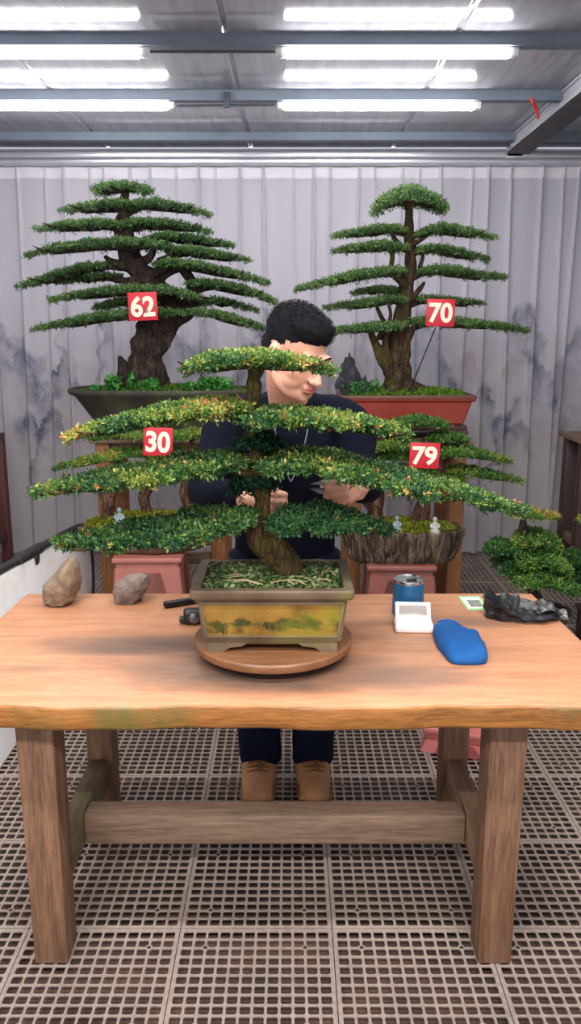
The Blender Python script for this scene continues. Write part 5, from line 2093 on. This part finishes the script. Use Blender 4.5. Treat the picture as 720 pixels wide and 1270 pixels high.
    hand(wrR, aR, bR, nR, [(48, 75, 45), (55, 80, 45), (60, 82, 45), (66, 82, 45)], (.8, -.1, .6))
    # his left hand closed on the shears
    aL = Vector((-.55, -.8, .08)); bL = Vector((-.2, .1, 1)); nL = Vector((-.8, .5, .0))
    hand(wrL, aL, bL, nL, [(35, 60, 40), (45, 68, 40), (52, 72, 40), (58, 74, 40)], (.6, -.2, .75))
    body = remesh(mb, 'person', .0042, M['skin'], None, 8)
    tag(body, 'man in navy sweater bending over the nearest bonsai, eyes down, shears in hand', 'person')
    P = body

    # ---- face details
    lip = MB()
    he(lip, (0, -.0915, -.0655), (.019, .0055, .0038)); he(lip, (0, -.0905, -.0735), (.016, .006, .0045))
    lip.build('lips', M['lip'], P)
    for s in (-1, 1):
        e = MB(); he(e, (s * .032, -.0745, -.008), (.012, .010, .0065), seg=16, ring=10)
        eo = e.build('eye', M['eye_white'], P)
        e = MB(); he(e, (s * .034, -.082, -.011), (.0052, .004, .0052), seg=12, ring=8)
        e.build('iris', M['iris'], eo)
        e = MB()
        e.tube([H(s * .014, -.0925, .018), H(s * .03, -.0925, .0235), H(s * .052, -.078, .019)], [.0024, .0030, .0014], n=8)
        e.build('eyebrow', M['hair'], P)

    # ---- hair: fuller top, short faded sides
    hb = MB()
    he(hb, (0, .024, .044), (.077, .097, .080), seg=36, ring=22)
    he(hb, (0, -.016, .072), (.066, .068, .044), seg=28, ring=16)
    he(hb, (0, .052, -.002), (.070, .066, .062), seg=28, ring=16)
    hair = remesh(hb, 'hair', .005, M['hair'], P, 3)
    bm = bmesh.new(); bm.from_mesh(hair.data)
    Ri = Rh.transposed()
    kill = []
    for v in bm.verts:
        l = (Ri @ (v.co - hc)) / S
        line = .045 if l.y < -.05 else (.045 - (l.y + .05) * .75 if l.y < .02 else -.008 - (l.y - .02) * .55)
        if abs(l.x) > .05 and -.02 < l.y < .022: line = min(line, .005) if l.y > -.012 else line
        if l.z < line: kill.append(v)
    bmesh.ops.delete(bm, geom=kill, context='VERTS')
    for v in bm.verts:
        v.co += v.normal * (.003 * mnoise.noise(v.co * 60) + .002 * mnoise.noise(v.co * 130))
    # give the cap a rim so that it is not paper thin
    bmesh.ops.solidify(bm, geom=list(bm.faces), thickness=.006)
    bm.to_mesh(hair.data); bm.free()
    hair.data.polygons.foreach_set('use_smooth', [True] * len(hair.data.polygons))
    vs = np.array([v.co[:] for v in hair.data.vertices]); ns = np.array([v.normal[:] for v in hair.data.vertices])
    upv = np.array((Rh @ Vector((0, 0, 1)))[:])
    loc = (vs - np.array(hc[:])) @ np.array(Rh)
    topw = np.clip((loc[:, 2] / S - .02) / .06, 0.02, 1)
    pr = topw / topw.sum()
    sel = RNG.choice(len(vs), 9000, p=pr)
    fwd = np.array((Rh @ Vector((0, -1, 0)))[:])
    d = ns[sel] * .9 + fwd * .35 + RNG.normal(0, .22, (9000, 3))
    tuft = leaf_mesh('hair_tuft', vs[sel], d, (.008 * topw[sel] * RNG.uniform(.6, 1.2, 9000) + .003), .05, np.zeros(9000), M['hair'], hair)
    tuft['kind'] = 'stuff'

    # ---- sweater
    sw = MB()
    sw.tube([pel + Vector((0, 0, -.12)), pel + Vector((0, -.005, .0)), pel + Vector((0, -.01, .1)), Vector((-.015, 2.60, 1.15)), Vector((-.01, 2.56, 1.29)), Vector((-.005, 2.54, 1.365)), nb + Vector((0, .0, .022))], [.168, .170, .168, .180, .172, .118, .072], n=28, flat=.74)
    for sh, el, wr, cut in ((shR, elR, wrR, .70), (shL, elL, wrL, .92)):
        q = el.lerp(wr, cut)
        sw.tube([Vector((sh.x * .35, sh.y, sh.z + .015)), Vector((sh.x * .85, sh.y, sh.z + .008)), sh.lerp(el, .18) + Vector((sh.x * .05, 0, 0)), sh.lerp(el, .55), el, el.lerp(wr, .35), q], [.075, .080, .076, .066, .058, .052, .042], n=20)
    # knit folds follow the cloth
    def fold(co):
        return .006 * mnoise.noise(Vector((co.x * 9, co.y * 9, co.z * 16))) + .004 * mnoise.noise(Vector((co.x * 22, co.y * 22, co.z * 30 + 4)))
    swo = remesh(sw, 'sweater', .0065, M['sweater'], P, 6, fold)
    # collar and cuffs
    co = MB()
    n = 40
    ring = []
    for i in range(n + 1):
        a = 2 * PI * i / n
        ring.append(nb + Vector((.068 * math.cos(a), .064 * math.sin(a), .022 + .022 * math.sin(a))))
    co.tube(ring, .010, n=10, sub=1, caps=False)
    co.build('collar', M['sweater'], swo)
    for el, wr, cut in ((elR, wrR, .70), (elL, wrL, .92)):
        q = el.lerp(wr, cut); dd = (wr - el).normalized()
        MB().tube([q - dd * .03, q, q + dd * .012], [.044, .043, .040], n=22, sub=2).build('cuff', M['sweater'], swo)
    # ---- trousers: loose, straight
    tr = MB()
    tr.tube([pel + Vector((0, 0, -.14)), pel + Vector((0, 0, -.04)), pel + Vector((0, 0, .05))], [.165, .165, .155], n=26, flat=.75)
    for s, ax, an in feet:
        hip = pel + Vector((s * .082, 0, -.07))
        kn = Vector((ax + s * .005, 2.65, .49))
        hem = Vector((ax, 2.685, .075))
        tr.tube([hip, hip.lerp(kn, .5), kn, kn.lerp(hem, .55), hem], [.108, .098, .085, .080, .076], n=22)
    def fold2(c_):
        return .006 * mnoise.noise(Vector((c_.x * 12, c_.y * 12, c_.z * 9))) + .003 * mnoise.noise(Vector((c_.x * 30, c_.y * 30, c_.z * 22)))
    remesh(tr, 'trousers', .0065, M['trousers'], P, 4, fold2)
    # ---- shoes
    for s, ax, an in feet:
        sh = MB()
        o = Vector((ax, 2.665, 0))
        yaw_s = s * .06
        def Q(x, y, z): return o + Vector((x * 1.34 + (-y) * math.sin(yaw_s) * .6, y, z))
        sh.tube([Q(0, .055, .052), Q(0, .0, .060), Q(0, -.07, .054), Q(0, -.13, .042), Q(0, -.175, .036)], [.042, .049, .046, .040, .028], n=22, flat=1.32)
        sh.tube([Q(0, .03, .05), Q(0, .03, .11)], [.050, .046], n=20)
        sh.box(Q(0, -.06, .02), (.106, .22, .035), .016)
        so = remesh(sh, 'shoe', .005, M['shoe'], P, 4)
        for v in so.data.vertices:
            v.co.z = max(.010, v.co.z)
        sl = MB()
        out = []
        for i in range(36):
            a = 2 * PI * i / 36
            w = .047 if math.sin(a) > -.2 else .049
            out.append((w * math.copysign(abs(math.cos(a)) ** .8, math.cos(a)), -.06 + .142 * math.copysign(abs(math.sin(a)) ** .8, math.sin(a))))
        pts = [Q(x, y, 0) for x, y in out]
        sl.prism([(p.x, p.y) for p in pts], .001, .02, 'z')
        sl.build('sole', M['sole'], so, smooth=False)
        la = MB()
        for i, y in enumerate((-.035, -.055, -.075, -.095)):
            zt = .113 - .0062 * i
            la.tube([Q(-.028, y, zt - .012), Q(0, y - .008, zt + .001), Q(.028, y, zt - .012)], .0032, n=6)
            if i < 3: la.tube([Q(-.026, y, zt - .010), Q(.0, y - .014, zt), Q(.026, y - .02, zt - .022)], .003, n=6)
        la.build('laces', M['lace'], so)
        toe = MB()
        toe.tube([Q(-.044, -.10, .040), Q(-.026, -.128, .070), Q(0, -.136, .078), Q(.026, -.128, .070), Q(.044, -.10, .040)], .0026, n=6)
        toe.build('toe_seam', M['sole'], so)
    # ---- thin cords hanging on the chest
    cd = MB()
    f0 = H(-.04, -.02, -.11)
    cd.tube([Vector((-.055, 2.47, 1.375)), Vector((-.045, 2.425, 1.30)), Vector((-.02, 2.425, 1.20)), Vector((.0, 2.425, 1.15))], .0018, n=6)
    cd.tube([Vector((.06, 2.47, 1.375)), Vector((.05, 2.425, 1.30)), Vector((.025, 2.425, 1.20)), Vector((.002, 2.425, 1.15))], .0018, n=6)
    cd.build('neck_cord', M['cord'], P)
    # ---- shears held in his left hand
    g = wrL + aL.normalized() * .075 + nL.normalized() * .012
    tip = at(384, 603, 2.15)
    t = thing('pruning_shears', 'steel pruning shears held in the man\'s left hand', 'shears', g)
    d = (tip - g); L = d.length; d.normalize()
    side = Vector((0, 0, 1)); side = (side - d * side.dot(d)).normalized(); up2 = d.cross(side)
    for s in (-1, 1):
        bl_ = MB()
        a0 = d * .035 + side * s * .002
        mid = d * (.035 + (L - .035) * .5) + side * s * .011
        e0 = d * L + side * s * .006
        w = .007
        pts = [a0 - side * w, a0 + side * w, mid + side * s * w, e0, mid - side * s * w * .6]
        off = up2 * .0016 * s
        v = [p + off + up2 * .0012 for p in pts] + [p + off - up2 * .0012 for p in pts]
        m_ = len(pts)
        bl_.add(v, [tuple(range(m_)), tuple(range(2 * m_ - 1, m_ - 1, -1))] + [(i, i + m_, (i + 1) % m_ + m_, (i + 1) % m_) for i in range(m_)])
        bl_.build('blade', M['dark_steel'], t, smooth=False)
        hd = MB()
        c0 = d * .035
        hd.tube([c0, c0 - d * .02 + side * s * .010, c0 - d * .045 + side * s * .022, c0 - d * .075 + side * s * .022, c0 - d * .085 + side * s * .010, c0 - d * .065 + side * s * .006, c0 - d * .03 + side * s * .005], .0036, n=8)
        hd.build('handle', M['black_plastic'], t)
    MB().tube([d * .037 - up2 * .004, d * .037 + up2 * .004], .005, n=12, sub=1).build('pivot', M['steel'], t)


build_person()

# ------------------------------------------------------------------ light
w = bpy.data.worlds.new('daylight')
SC.world = w
w.use_nodes = True
bg = w.node_tree.nodes['Background']
bg.inputs[0].default_value = (.93, .96, 1.0, 1)
bg.inputs[1].default_value = 1.7

SC.view_settings.view_transform = 'Standard'
SC.view_settings.look = 'None'
SC.view_settings.exposure = 0.0
SC.view_settings.gamma = 1.0
SC.view_settings.use_curve_mapping = False
